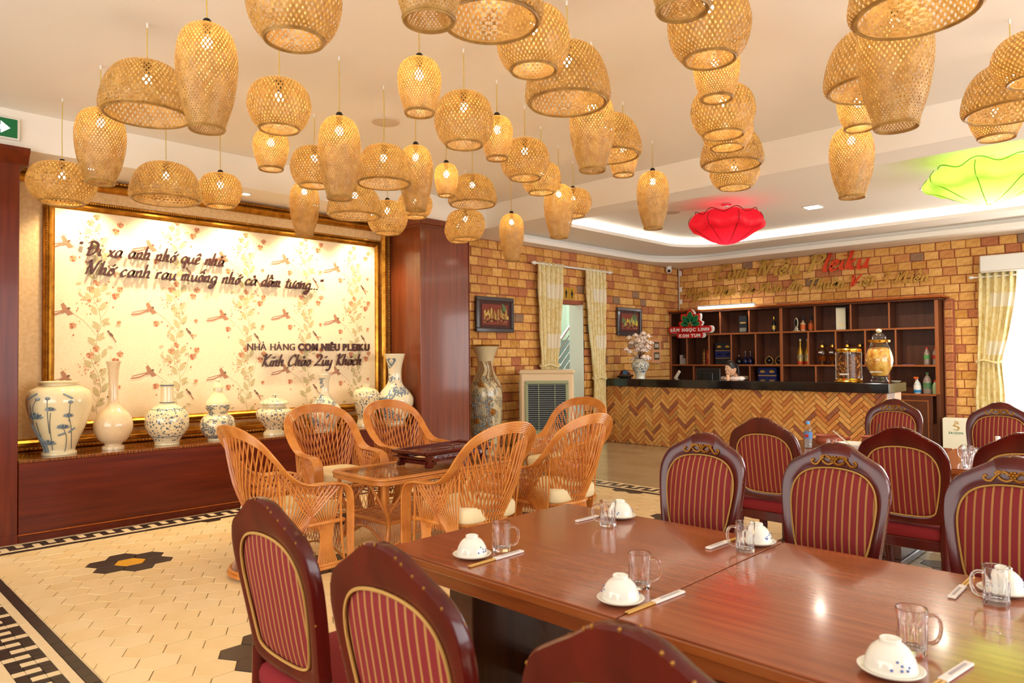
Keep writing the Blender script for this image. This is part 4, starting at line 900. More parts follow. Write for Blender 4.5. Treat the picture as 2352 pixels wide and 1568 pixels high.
# ------------------------------------------------------------------ dining tables
def dtable(x0, x1, y0, y1, label):
    t = thing('dining_table', label, 'table', ((x0+x1)/2, (y0+y1)/2, 0)); hx, hy = (x1-x0)/2, (y1-y0)/2
    b = MB(); b.box(-hx+.003, hx-.003, -hy+.003, hy-.003, .752, .76, mt['tablewood'], .002); b.obj('tabletop', t)
    b = MB(); b.box(-hx+.0015, hx-.0015, -hy, hy, .722, .752, mt['table_edge'], .004); b.obj('table_edge', t)
    b = MB(); i = .05
    for a in ((-hx+i, hx-i, -hy+i, -hy+i+.022), (-hx+i, hx-i, hy-i-.022, hy-i), (-hx+i, -hx+i+.022, -hy+i, hy-i), (hx-i-.022, hx-i, -hy+i, hy-i)): b.box(*a, .655, .722, mt['table_edge'], .003)
    b.obj('apron', t)
    for sx in (-1, 1):
        b = MB(); q = sx*(hx-.2); b.box(q-.07, q+.07, -hy+.22, hy-.22, .05, .722, mt['table_leg'], .004); b.box(q-.085, q+.085, -hy+.16, hy-.16, 0, .05, mt['table_leg'], .006)
        b.obj('panel_leg', t)
    b = MB(); b.box(-hx+.27, hx-.27, -.03, .03, .15, .25, mt['table_leg'], .004); b.obj('stretcher', t)
    return t
dtable(-2.34, -1.221, 1.667, 2.795, 'square brown lacquered table nearest the rattan set, its corner pointing left')
dtable(-1.219, -.10, 1.667, 2.795, 'square brown lacquered table joined on the right of the first')
dtable(-2.55, -1.43, 5.30, 6.42, 'lacquered table behind the far chairs holding the clay pot and bowl')
dtable(-1.42, -.30, 5.30, 6.42, 'lacquered table behind the far chairs at the right, holding mugs and a bottle')

# ------------------------------------------------------------------ table settings
def bowl_meshes():
    b = MB(); P = smooth_path([(r, 0, z) for r, z in ((.0575, .0), (.0565, .012), (.052, .028), (.042, .046), (.029, .058), (.0235, .060), (.0235, .069), (.020, .070), (.019, .062), (.002, .061))], 3)
    b.lathe([(max(p.x, .001), p.z) for p in P], 40, mt['china']); bm_ = b.mesh('bowl_body', 40)
    b = MB(); R = random.Random(2)
    for k in range(14):
        a = R.choice((0, 2.6))+R.gauss(0, .35); z = R.uniform(.012, .036); r = .0572-max(0, z-.012)*.42
        b.sphere((r*math.cos(a), r*math.sin(a), z), .0042, mt['blue'], 5, 4, (1, 1, .8))
        b.tube([(r*math.cos(a), r*math.sin(a), z-.004), (r*math.cos(a+.09), r*math.sin(a+.09), z-.009)], .001, 4, mt['blue'])
    dm = b.mesh('blue_blossom_print', 60)
    b = MB(); b.lathe([(.001, .004), (.03, .004), (.031, 0), (.034, 0), (.05, .005), (.07, .013), (.0725, .017), (.070, .018), (.05, .010), (.03, .0075), (.001, .0075)], 44, mt['china']); sm = b.mesh('saucer', 40)
    return bm_, dm, sm
BM, BD, SM = bowl_meshes()
def mug_mesh():
    b = MB(); n = 40; vs = []; fs = []
    prof = [(.026, .004, 0), (.033, .004, 1), (.034, .012, 1), (.0345, .05, 1), (.035, .085, 1), (.0362, .092, 0), (.0368, .112, 0), (.0358, .1135, 0), (.034, .112, 0), (.0325, .09, 0), (.0315, .05, 0), (.030, .016, 0), (.001, .014, 0)]
    for r, z, fl in prof:
        for i in range(n):
            a = 2*PI*i/n; q = r*(1+(.035*math.cos(10*a) if fl else 0)); vs.append((q*math.cos(a), q*math.sin(a), z))
    fs = [(k*n+i, k*n+(i+1) % n, (k+1)*n+(i+1) % n, (k+1)*n+i) for k in range(len(prof)-1) for i in range(n)]
    b.add(vs, fs, mt['glass']); b.add([(v[0], v[1], v[2]) for v in vs[:n]], [tuple(range(n))[::-1]], mt['glass']); body = b.mesh('mug_body', 30)
    b = MB(); b.tube(smooth_path([(.033, 0, .094), (.05, 0, .096), (.064, 0, .085), (.067, 0, .06), (.060, 0, .036), (.045, 0, .026), (.033, 0, .027)], 4), .0052, 10, mt['glass']); return body, b.mesh('handle', 60)
MG, MH = mug_mesh()
def bowl(x, y, z, label, s=1):
    t = thing('upturned_bowl', label, 'bowl', (x, y, z+.0138), random.uniform(0, 6), 'upturned china bowls at the place settings'); mobj('bowl_body', BM, t); mobj('blue_blossom_print', BD, t); return t
def saucer(x, y, z, label):
    o = mobj('saucer', SM, None, (x, y, z+.0005)); tag(o, label, 'saucer', 'white saucers under the bowls'); return o
def mug(x, y, z, rz, label, g='ribbed glass mugs at the place settings'):
    t = thing('glass_mug', label, 'mug', (x, y, z-.003), rz, g); mobj('mug_body', MG, t); mobj('handle', MH, t); return t
def sticks(x, y, z, rz, label):
    t = thing('chopsticks', label, 'chopsticks', (x, y, z+.001), rz, 'paper-sleeved chopsticks on the table'); t.scale = (1.2, 1, 1)
    for d in (-.0045, .0045):
        b = MB(); b.box(-.115, .09, d-.003, d+.003, .0006, .0056, mt['bamboo'], .001); b.obj('chopstick', t)
    b = MB(); b.box(-.01, .115, -.011, .011, 0, .0072, mt['paper'], .0015); b.obj('paper_sleeve', t)
    b = MB(); b.box(.02, .1, -.004, .004, .0073, .0075, M('grey_print', rgb(170, 160, 160), .7)); b.obj('printed_strip', t)
    return t
T = .76
ORD = ('at the left corner of the table', 'at the far table edge before the rattan chairs', 'beside the table joint on the near side', 'beside the table joint on the far side', 'nearest the camera at the bottom right', 'at the right picture edge')
for i, (bx, by) in enumerate(((-1.975, 1.80), (-1.945, 2.70), (-1.285, 1.78), (-1.28, 2.69), (-.54, 1.815), (-.46, 2.65))):
    bowl(bx, by, T, 'small white upturned bowl with blue blossoms '+ORD[i]); saucer(bx, by, T, 'white saucer under the upturned bowl '+ORD[i])
for i, (mx_, my_, rz) in enumerate(((-1.965, 1.945, .35), (-1.90, 2.545, 3.6), (-1.325, 1.94, .4), (-1.27, 2.57, 3.5), (-.54, 1.985, .3), (-.46, 2.54, 3.4))):
    mug(mx_, my_, T, rz+.3, 'ribbed clear glass mug '+ORD[i])
for i, (sx_, sy_, rz) in enumerate(((-1.89, 1.845, 1.57), (-2.04, 2.64, -1.60), (-1.205, 1.85, 1.50), (-1.38, 2.63, -1.62), (-.44, 1.86, 1.42), (-.567, 2.63, -1.57))):
    sticks(sx_, sy_, T, rz, 'bamboo chopsticks in a paper sleeve '+ORD[i])

# ------------------------------------------------------------------ rattan set
ra, rd = mt['rattan'], mt['rattan_d']
def make_rattan():
    t = thing('rattan_armchair', 'x', 'armchair')
    # centre path of the rail and its outward direction
    half = [((.30, .335, .012), (1, 0, 0)), ((.30, .335, .25), (1, 0, 0)), ((.30, .335, .48), (1, 0, 0)), ((.30, .315, .575), (1, 0, 0)), ((.30, .25, .618), (1, 0, 0)), ((.30, .13, .628), (1, 0, .05)), ((.30, .01, .63), (1, 0, .1)),
            ((.30, -.08, .655), (1, -.1, .25)), ((.305, -.16, .73), (1, -.25, .25)), ((.305, -.24, .82), (.92, -.25, .35)), ((.27, -.31, .905), (.75, -.3, .6)), ((.19, -.36, .955), (.45, -.35, .85)), ((.10, -.385, .978), (.2, -.38, .95)), ((0, -.39, .985), (0, -.4, .95))]
    pts = half+[((-p[0], p[1], p[2]), (-d[0], d[1], d[2])) for p, d in half[-2::-1]]
    C_ = smooth_path([p for p, d in pts], 4); D_ = [v.normalized() for v in smooth_path([d for p, d in pts], 4)]
    b = MB()
    for j in range(7):
        b.tube([c+d*(j*.0128) for c, d in zip(C_, D_)], .0076, 6, ra)
    b.obj('bent_rail', t, smooth=60)
    n = len(C_)
    # base hoop on the floor
    U = [(.30, .33, .05), (.30, .1, .05)]+[(.30*math.cos(a), -.05-.32*math.sin(a), .05) for a in [PI*k/12 for k in range(0, 13)]]+[(-.30, .1, .05), (-.30, .33, .05)]
    b = MB(); 
    for dz in (0, -.02): b.tube(smooth_path([(x*(1.03 if dz else 1), y*(1.03 if dz else 1), z+dz) for x, y, z in U], 3), .013, 8, ra)
    b.tube([(-.3, .33, .05), (.3, .33, .05)], .012, 8, ra) if 0 else None
    b.obj('base_hoop', t, smooth=60)
    b = MB(); W = [(.285, .3, .345), (.285, .05, .345)]+[(.25*math.cos(a), -.02-.22*math.sin(a), .345) for a in [PI*k/10 for k in range(0, 11)]]+[(-.285, .05, .345), (-.285, .3, .345)]
    b.tube(smooth_path(W, 3), .016, 8, ra); b.tube([(-.29, .31, .345), (.29, .31, .345)], .016, 8, ra); b.tube([(-.27, 0, .33), (.27, 0, .33)], .014, 6, ra)
    for x in (-.2, -.1, 0, .1, .2): b.tube([(x, -.2, .335), (x, .3, .335)], .009, 6, ra)
    b.obj('seat_frame', t, smooth=60)
    def hoop(u):   # u in -1..1 from right arm joint over the top to the left arm joint
        i0 = int(n*.30); f = i0+(u+1)/2*(n-1-2*i0); k = int(f); k = min(k, n-2); return C_[k].lerp(C_[k+1], f-k)
    r_ = .0062; K = 22; b = MB()
    for fam in (-1, 1):
        for i in range(K):
            u = -1+2*(i+.5)/K; a = PI/2-u*1.25
            ub = max(-1, min(1, u*1.0)); ut = max(-.98, min(.98, u*.92+fam*.30*(1-u*u)+.05*fam))
            B0 = Vector((.29*math.cos(a), -.05-.31*math.sin(a), .05)); w1 = Vector((.215*math.cos(a), -.06-.20*math.sin(a), .24)); w2 = Vector((.215*math.cos(a), -.06-.19*math.sin(a), .38))
            top = hoop(-ut*-1 if 0 else ut*-1 if False else -ut) if 0 else hoop(-ut)
            mid = w2.lerp(top, .45)+Vector((0, -.035*(1-abs(u)), 0)); mid.x = w2.x*.55+top.x*.45+(fam*.0)
            b.tube(smooth_path([B0, w1, w2, mid, top], 4), r_, 5, ra if fam > 0 else rd, ends=False)
    b.obj('woven_back', t, smooth=60)
    for s_ in (1, -1):
        b = MB()
        for fam, (yb, y0, y1) in enumerate(((-.10, -.20, .30), (.17, -.16, .30))):
            for i in range(12):
                q = i/11; yb_ = yb+(q-.5)*.16; wy = yb+(q-.5)*.10; ya = y0+(y1-y0)*(q if fam == 0 else q)
                zt = .615 if ya > 0 else .615+(-ya)*.55
                cr_ = (.16 if fam == 0 else -.16)*(.5-abs(q-.5))*0
                b.tube(smooth_path([(s_*.30, yb_, .05), (s_*.285, wy, .17), (s_*.285, wy+.01*(q-.5), .30), (s_*.292, wy*.5+ya*.5+cr_, .46), (s_*.30, ya, zt)], 4), r_, 5, ra, ends=False)
        for i in range(9):   # counter-crossing canes that make the lozenges
            q = i/8; ya = -.22+.50*q; yb_ = .24-.34*q
            b.tube(smooth_path([(s_*.288, yb_*.55+.03, .30), (s_*.292, (yb_+ya)/2, .45), (s_*.30, ya, .615 if ya > 0 else .615-ya*.55)], 4), r_, 5, rd, ends=False)
        b.tube(smooth_path([(s_*.3, .3, .60), (s_*.3, .28, .5), (s_*.3, .29, .2), (s_*.3, .31, .06)], 3), .009, 6, ra)
        b.obj('side_panel', t, smooth=60)
    b = MB()
    for i in range(13):
        for d in (-1, 1):
            x = -.24+.04*i; b.tube(smooth_path([(x, .315, .335), (x+d*.035, .318, .22), (x, .315, .12)], 3), .0035, 4, rd, ends=False)
    b.tube(smooth_path([(-.29, .318, .06), (-.15, .318, .11), (0, .318, .125), (.15, .318, .11), (.29, .318, .06)], 4), .009, 6, ra)
    b.obj('front_apron', t, smooth=60)
    b = MB(); S_ = rrect(-.265, .265, -.235, .305, .09, 4); n2 = len(S_); vs = []
    lv = ((.95, .36), (1, .375), (1.005, .415), (1, .45), (.96, .468), (.7, .478), (.3, .481))
    for s_, z in lv: vs += [(x*s_, .03+(y-.03)*s_, z) for x, y in S_]
    b.add(vs, [(r*n2+i, r*n2+(i+1) % n2, (r+1)*n2+(i+1) % n2, (r+1)*n2+i) for r in range(len(lv)-1) for i in range(n2)]+[tuple(range((len(lv)-1)*n2, len(lv)*n2))]+[tuple(range(n2))[::-1]], mt['cushion'])
    b.obj('seat_cushion', t, smooth=60)
    return t
RG = 'rattan armchairs round the low table'
RC = [((-4.77, 2.52), 0, 'rattan armchair at the near end of the rattan table, its side and back to us'), ((-5.88, 3.62), -PI/2-.05, 'rattan armchair facing us on the wall side, nearer the left'), ((-5.88, 4.50), -PI/2+.02, 'rattan armchair facing us on the wall side, beside the pillar'),
      ((-3.84, 3.50), PI/2+.02, 'rattan armchair seen from behind, its arm in front of the low table'), ((-3.84, 4.44), PI/2, 'rattan armchair seen from behind, rightmost of the set'), ((-4.86, 5.72), PI, 'rattan armchair facing us at the far end, in front of the air cooler')]
pr = make_rattan()
for i, ((x, y), rz, lab) in enumerate(RC):
    o = pr if i == 0 else dup(pr)
    o.location = (x, y, 0); o.rotation_euler = (0, 0, rz); o['label'] = lab; o['group'] = RG
# low rattan table
t = thing('rattan_table', 'low rattan coffee table with glass top in the middle of the rattan armchairs', 'table', (-4.78, 3.86, 0))
hx, hy = .37, .76
b = MB(); 
for k in range(5): R_ = rrect(-hx+k*.013, hx-k*.013, -hy+k*.013, hy-k*.013, .12-k*.012, 6); b.tube([(x, y, .585) for x, y in R_], .0085, 6, ra, closed=True)
for dz in (-.02, -.035): b.tube([(x, y, .585+dz) for x, y in rrect(-hx+.006, hx-.006, -hy+.006, hy-.006, .12, 6)], .009, 6, ra, closed=True)
b.obj('top_rim', t, smooth=60)
b = MB(); b.prism(rrect(-hx+.055, hx-.055, -hy+.055, hy-.055, .08, 6), .583, .591, mt['thin'], None); b.obj('glass_top', t)
b = MB()
for i in range(26): y = -hy+.08+i*(2*hy-.16)/25; b.tube([(-hx+.05, y, .562), (hx-.05, y, .562)], .006, 5, rd)
b.obj('woven_underlay', t, smooth=60)
for sx in (-1, 1):
    for sy in (-1, 1):
        b = MB(); b.tube(smooth_path([(sx*.31, sy*.68, .565), (sx*.31, sy*.68, .4), (sx*.28, sy*.62, .26), (sx*.29, sy*.64, .12), (sx*.32, sy*.7, .0)], 4), .017, 8, ra); b.obj('leg', t, smooth=60)
        b = MB(); b.tube(smooth_path([(sx*.285, sy*.63, .29), (sx*.26, sy*.5, .42), (sx*.30, sy*.40, .55)], 4), .01, 6, ra); b.tube(smooth_path([(sx*.285, sy*.63, .29), (sx*.2, sy*.66, .42), (sx*.08, sy*.68, .55)], 4), .01, 6, ra); b.obj('brace', t, smooth=60)
b = MB()
for i in range(30): y = -.62+i*1.24/29; b.tube([(-.28, y, .235), (.28, y, .235)], .008, 5, rd)
for x in (-.28, .28): b.tube([(x, -.63, .235), (x, .63, .235)], .014, 6, ra)
for y in (-.63, .63): b.tube([(-.28, y, .235), (.28, y, .235)], .014, 6, ra)
b.obj('lower_shelf', t, smooth=60)
b = MB()
for sy in (-1, 1):
    for i in range(26):
        x = -.27+i*.54/25; z0 = .06+.13*(1-(x/.27)**2); b.tube([(x, sy*.64, .225), (x, sy*.655, z0)], .0055, 4, rd, ends=False)
    b.tube(smooth_path([(x, sy*.657, .055+.13*(1-(x/.28)**2)) for x in [-.28+.56*k/8 for k in range(9)]], 3), .010, 6, ra)
for sx in (-1, 1):
    for i in range(54):
        y = -.61+i*1.22/53; z0 = .06+.13*(1-(y/.61)**2); b.tube([(sx*.285, y, .225), (sx*.295, y, z0)], .0055, 4, rd, ends=False)
    b.tube(smooth_path([(sx*.297, y, .055+.13*(1-(y/.62)**2)) for y in [-.62+1.24*k/8 for k in range(9)]], 3), .010, 6, ra)
b.obj('slatted_apron', t, smooth=60)
# carved tea tray on the table
tr = thing('tea_tray', 'dark red carved wooden tea table tray standing on the rattan table', 'tray', (-4.80, 4.04, .592), .10)
tw = M('rosewood', rgb(96, 26, 12), .2, coat=.5, noise=(rgb(70, 16, 8), 4, (8, 1, 1), .3, .7))
b = MB(); b.box(-.2, .2, -.40, .40, .105, .125, tw, .006); b.obj('tray_deck', tr)
for sx in (-1, 1):
    b = MB(); b.box(sx*.2-.012, sx*.2+.012, -.42, .42, .115, .14, tw, .006); b.obj('side_rim', tr)
    b = MB()
    for y in (-.34, .34): b.prism([(-.03, 0), (.03, 0), (.045, .02), (.02, .05), (.035, .105), (-.035, .105), (-.02, .05), (-.045, .02)], sx*.17-.012, sx*.17+.012, tw, Matrix(((0, 0, 1, 0), (1, 0, 0, y), (0, 1, 0, 0), (0, 0, 0, 1))))
    b.obj('carved_foot', tr, smooth=0)
    b = MB(); b.box(sx*.185-.006, sx*.185+.006, -.3, .3, .05, .105, tw, .003)
    for k in range(9): b.sphere((sx*.193, -.26+k*.065, .075), .018, tw, 8, 5, (.5, 1, .8))
    b.obj('carved_apron', tr, smooth=50)
for y in (-.41, .41):
    b = MB(); b.tube([(-.2, y, .128), (.2, y, .128)], .016, 8, tw); b.tube([(-.2, y+.01*(1 if y < 0 else -1), .085), (.2, y+.01*(1 if y < 0 else -1), .085)], .01, 6, tw); b.obj('end_roll', tr, smooth=60)
b = MB()
for k in range(40):
    a = 2*PI*k/40; 
for i in range(5): b.tube(smooth_path([(.11*math.cos(2*PI*k/10+i)*(1-.12*i), .26*math.sin(2*PI*k/10+i)*(1-.12*i), .126) for k in range(6)], 3), .004, 4, tw)
b.obj('deck_carving', tr, smooth=60)
b = MB(); b.box(-.17, .17, -.33, -.25, .02, .055, tw, .004); b.obj('drawer', tr)
# ------------------------------------------------------------------ reception counter
ct = thing('reception_counter', 'long reception counter faced with herringbone slip bricks under black granite', 'counter', (-5.35, 10.45, 0))
CX0, CX1 = -2.33, 2.33
b = MB(); b.box(CX0, CX1, -.27, .33, 0, .985, M('counter_mortar', rgb(150, 96, 54), .9)); b.obj('counter_body', ct, smooth=0)
b = MB(); b.box(CX0, CX1+.06, -.36, .40, .985, 1.115, mt['granite'], .006); b.box(CX1-.3, CX1+.12, -.36, .62, .985, 1.115, mt['granite'], .006) if 0 else None
b.obj('granite_top', ct)
b = MB(); b.box(CX1, CX1+.012, -.27, .33, 0, .985, M('veined_stone', rgb(206, 160, 120), .4, noise=(rgb(120, 84, 60), 7, (1, 1, .5), .49, .52))); b.obj('stone_end_panel', ct)
def slip(b, poly, c, m, d):
    """flat brick: poly in x,z about c, standing out from the counter face toward -Y"""
    n = len(poly); cx = sum(p[0] for p in poly)/n; cz = sum(p[1] for p in poly)/n
    ins = [(cx+(x-cx)*.94, cz+(z-cz)*.94) for x, z in poly]
    vs = [(c[0]+x, c[1], c[2]+z) for x, z in poly]+[(c[0]+x, c[1]-d+.003, c[2]+z) for x, z in poly]+[(c[0]+x, c[1]-d, c[2]+z) for x, z in ins]
    b.add(vs, [(i, (i+1) % n, n+(i+1) % n, n+i) for i in range(n)]+[(n+i, n+(i+1) % n, 2*n+(i+1) % n, 2*n+i) for i in range(n)]+[tuple(range(2*n, 3*n))], m)
W_, L_ = .056, .224; g = .0035; items = []; cache = {}; c45 = math.sqrt(.5)
for i in range(-70, 70):
    for j in range(-30, 30):
        for x, z, w_, h_ in ((i*W_+j*2*L_, i*W_, L_, W_), (i*W_+j*2*L_+L_, i*W_-(L_-W_), W_, L_)):
            P = [(x+g, z+g), (x+w_-g, z+g), (x+w_-g, z+h_-g), (x+g, z+h_-g)]
            P = [((u-v)*c45, (u+v)*c45+.5) for u, v in P]
            if max(p[0] for p in P) < CX0 or min(p[0] for p in P) > CX1 or max(p[1] for p in P) < .0 or min(p[1] for p in P) > .985: continue
            Q = clip(P, CX0, CX1, .003, .982)
            if len(Q) < 3: continue
            ar = abs(sum(Q[k-1][0]*Q[k][1]-Q[k][0]*Q[k-1][1] for k in range(len(Q))))/2
            if ar < .0008: continue
            cx = sum(p[0] for p in Q)/len(Q); cz = sum(p[1] for p in Q)/len(Q); R = [(p[0]-cx, p[1]-cz) for p in Q]
            m = random.choices(herr_m, (40, 26, 14, 14, 8))[0]; d = random.choice((.014, .019, .024))
            full = ar > .0112; key = (w_ > h_, m.name, d) if full else None
            if full and key in cache: me = cache[key]
            else:
                bb = MB(); slip(bb, R, (0, 0, 0), m, d); me = bb.mesh('slip_brick', 0)
                if full: cache[key] = me
            items.append(((cx, -.272, cz), me, (lambda b, c, R=R, m=m, d=d: slip(b, R, c, m, d))))
items.sort(key=lambda t_: rank((t_[0][0]-5.35, t_[0][1]+10.45, t_[0][2])))
for c, me, fn in items[:300]: mobj('slip_brick', me, ct, c)
b = MB()
for c, me, fn in items[300:]: fn(b, c)
b.obj('slip_brick_field', ct, smooth=0)['kind'] = 'stuff'
CT = 1.1155

# ------------------------------------------------------------------ wine shelf behind the counter
sw, se = mt['shelfwood'], mt['shelfedge']; SX0, SX1 = -7.69, -2.93; SY = 12.42
sh = thing('wine_shelf', 'wide walnut shelf unit with open pigeonholes filling the back wall', 'shelf', (0, 0, 0))
sh.location = ((SX0+SX1)/2, 12.6, 0); ox, oy = sh.location.x, 12.6
def sbox(nm, x0, x1, y0, y1, z0, z1, m=sw, bv=.003):
    b = MB(); b.box(x0-ox, x1-ox, y0-oy, y1-oy, z0, z1, m, bv); return b.obj(nm, sh)
sbox('back_panel', SX0, SX1, 12.765, 12.78, .8, 2.38)
for x in (SX0, -5.42, SX1-.04): sbox('upright', x, x+.045, SY, 12.765, .0 if x != -5.42 else .87, 2.38)
for x in (SX0, -5.42, SX1-.04): sbox('upright_edging', x-.003, x+.048, SY-.012, SY, .87, 2.38, se)
for z in (.87, 1.325, 1.915): sbox('shelf_board', SX0+.04, SX1-.04, SY+.003, 12.765, z-.022, z); sbox('shelf_edging', SX0+.04, SX1-.04, SY-.01, SY+.003, z-.026, z+.004, se)
sbox('top_board', SX0, SX1, SY, 12.765, 2.34, 2.37)
b = MB(); b.box(SX0-ox, SX1+.09-ox, SY-.07-oy, 12.78-oy, 2.37, 2.405, mt['orange_v'], .012); b.box(SX0-ox, SX1+.05-ox, SY-.04-oy, 12.78-oy, 2.335, 2.37, sw, .012); b.obj('cornice', sh)
for zs, xs in (((1.915, 2.34), (-6.58, -6.0, -4.80, -4.21, -3.62)), ((1.325, 1.893), (-7.30, -6.82, -6.36, -5.88, -4.92, -4.46, -3.99, -3.53)), ((.87, 1.303), (-7.16, -6.0, -4.80, -3.64))):
    for x in xs: sbox('divider', x-.01, x+.01, SY+.004, 12.765, zs[0], zs[1]); sbox('divider_edging', x-.013, x+.013, SY-.008, SY+.004, zs[0], zs[1], se)
for k in range(8):
    x0 = SX0+.05+k*.58; f = sbox('door', x0, x0+.56, SY-.012, SY+.006, .06, .84)
    b = MB(); b.box(x0+.07-ox, x0+.49-ox, SY-.02-oy, SY-.010-oy, .14, .76, sw, .009); o = b.obj('raised_panel', f)
    b = MB(); b.box(x0+.055-ox, x0+.505-ox, SY-.016-oy, SY-.011-oy, .125, .775, se, .002); b.obj('panel_bead', f)
b = MB(); b.box(-2.915, -2.78, 12.70, 12.79, 0, 2.36, mt['mortar'])
bp = struct(b.obj('trim_4', smooth=0)); items = []
for r in range(17):
    m = random.choice(brick_m[2:4]); bb = MB(); chamfer_brick(bb, (0, 0, 0), .11, .122, m, 'Y', .003, .02); mobj('brick', bb.mesh('brick', 0), bp, (-2.845, 12.70, .075+r*.1365))
SHB = SY+.16   # where goods stand on the shelves
Z3, Z2, Z1s = 1.9155, 1.3255, .8705
SG = 'bottles and boxes on the wine shelf'
def carton(name, label, x, y, z, w_, d_, h_, m, bands=(), rz=0, g=SG, cat='box', text=None):
    t = thing(name, label, cat, (x, y, z+.0005), rz, g); b = MB(); b.box(-w_/2, w_/2, -d_/2, d_/2, 0, h_, m, .003); b.obj('carton', t)
    for z0, z1, mm_, wd in bands:
        b = MB(); b.box(-w_/2*wd, w_/2*wd, -d_/2-.0015, -d_/2+.001, z0*h_, z1*h_, mm_); b.obj('printed_band', t, smooth=0)
    return t
def bottle(name, label, x, y, z, prof, m, extra=(), g=SG, cat='bottle', n=20):
    t = thing(name, label, cat, (x, y, z+.0005), 0, g); b = MB(); P = smooth_path([(r, 0, q) for r, q in prof], 3)
    b.lathe([(max(p.x, .001), p.z) for p in P], n, m); b.lathe([(.001, .001), (prof[0][0], 0)], n, m); b.obj('bottle_body', t, smooth=50)
    for nm, fn in extra: b = MB(); fn(b); b.obj(nm, t, smooth=50)
    return t
navy = M('navy_card', rgb(22, 34, 92), .4); blk = M('black_card', rgb(26, 30, 34), .4); goldp = M('gold_foil_print', rgb(206, 168, 84), .35, metal=.5); orp = M('orange_foil', rgb(206, 92, 30), .4)
dkg = M('dark_bottle_glass', rgb(18, 14, 16), .1, coat=.4); bluebt = M('blue_bottle_glass', rgb(16, 20, 60), .1, coat=.4); goldb = M('gold_foil_bottle', rgb(206, 160, 52), .3, metal=.7, noise=(rgb(150, 120, 40), 30, (1, 1, 1), .4, .6)); redl = M('red_label', rgb(186, 50, 30), .5)
palecard = M('pale_card', rgb(206, 198, 172), .6); clearb = M('amber_glass', rgb(150, 74, 24), .1, coat=.4)
carton('spirit_box', 'tall black spirit box on the top shelf, second bay from the left', -6.17, SHB, Z3, .16, .12, .33, blk, ((.55, .62, goldp, .7), (.08, .3, M('grey_foil', rgb(120, 120, 104), .4), .8)))
bottle('slim_black_bottle', 'slim black bottle with gold neck on the top shelf, third bay', -5.60, SHB, Z3, [(.032, 0), (.035, .02), (.035, .16), (.03, .18), (.013, .2), (.012, .27)], dkg, (('gold_cap', lambda b: b.lathe([(.014, .235), (.014, .28), (.001, .282)], 12, mt['brass'])), ('label', lambda b: b.lathe([(.0358, .05), (.0358, .12)], 20, goldp))))
t = thing('oval_plaque', 'oval standing plaque beside the two square bottles on the top shelf', 'ornament', (-5.19, SHB, Z3), -.5)
b = MB(); b.lathe([(.001, -.008), (.045, -.008), (.05, 0), (.045, .008), (.001, .008)], 24, palecard, mat=Matrix.Translation((0, 0, .155)) @ Matrix.Rotation(PI/2, 4, 'X') @ Matrix.Diagonal((1, 1.9, 1, 1))); b.obj('plaque', t)
b = MB(); b.lathe([(.001, -.001), (.036, -.001), (.036, .001)], 24, mt['dark'], mat=Matrix.Translation((0, -.0095, .155)) @ Matrix.Rotation(PI/2, 4, 'X') @ Matrix.Diagonal((1, 1.9, 1, 1))); b.obj('plaque_face', t)
b = MB(); b.box(-.06, .06, -.03, .03, 0, .022, palecard, .006); b.box(-.035, .035, -.015, .015, .02, .07, palecard, .006); b.obj('stand', t)
for k, x in enumerate((-5.07, -4.93)):
    bottle('square_liquor_bottle', ('left' if k == 0 else 'right')+' of the two stubby bottles with orange labels on the top shelf', x, SHB, Z3, [(.038, 0), (.04, .01), (.043, .13), (.038, .15), (.017, .165), (.016, .2)], clearb if k else M('pale_liquor', rgb(200, 170, 130), .1, coat=.4), (('black_cap', lambda b: b.lathe([(.019, .19), (.019, .26), (.001, .262)], 12, mt['black'])), ('label', lambda b: b.lathe([(.0445, .03), (.0455, .12)], 20, orp))))
carton('cream_spirit_box', 'tall cream spirit box alone on the top shelf, right half', -4.42, SHB, Z3, .15, .12, .38, palecard, ((.2, .24, goldp, .5),), rz=.25)
t = carton('stacked_white_boxes', 'small white boxes stepped in the leftmost middle bay', -7.47, SHB, Z2, .13, .08, .12, M('white_card', rgb(190, 180, 178), .6)); b = MB(); b.box(-.065, .0, -.04, .04, .12, .19, t.children[0].data.materials[0], .002); b.obj('carton', t)
bottle('ribbed_gold_tin', 'ribbed golden tin canister beside the red box, middle shelf', -7.01, SHB, Z2, [(.04, 0), (.042, .02), (.036, .04), (.042, .06), (.036, .09), (.042, .12), (.036, .15), (.042, .18), (.036, .21), (.04, .24), (.02, .26), (.018, .29)], M('old_gold_tin', rgb(150, 110, 66), .35, metal=.6))
carton('red_spirit_box', 'small red box next to the golden tin on the middle shelf', -6.90, SHB, Z2, .095, .08, .27, redl, ((.4, .8, goldp, .3),))
for k, x in enumerate((-6.66, -6.49)): 
    t = carton('navy_gift_box', ('left' if k == 0 else 'right')+' navy and black whisky gift box on the middle shelf, behind the receptionist', x, SHB, Z2, .168, .12, .42, blk, ((.3, .62, navy, 1.0), (.62, .64, goldp, 1), (.28, .30, goldp, 1), (.44, .48, orp, .55)))
    b = MB(); b.prism([(.04*math.cos(a)*1.1, .03*math.sin(a)*(1 if math.sin(a) > 0 else .4)) for a in [2*PI*q/16 for q in range(16)]], .0612, .0625, goldp, Matrix(((1, 0, 0, 0), (0, 0, -1, 0), (0, 1, 0, .335), (0, 0, 0, 1)))); b.obj('gold_emblem', t, smooth=0)
for k, (x, h_) in enumerate(((-6.29, .17), (-6.172, .24), (-6.056, .24))):
    bottle('round_blue_bottle', ('leftmost small', 'middle', 'right')[k]+' dark blue round bottle in the fourth middle bay', x, SHB+(.03 if k == 1 else 0), Z2, [(.045, 0), (.056, .03), (.056, .08), (.03, .12), (.013, .14), (.012, h_-.02)], bluebt if k else dkg, (('stopper', lambda b, h_=h_: b.sphere((0, 0, h_-.005), .018, mt['chrome'], 10, 6)),))
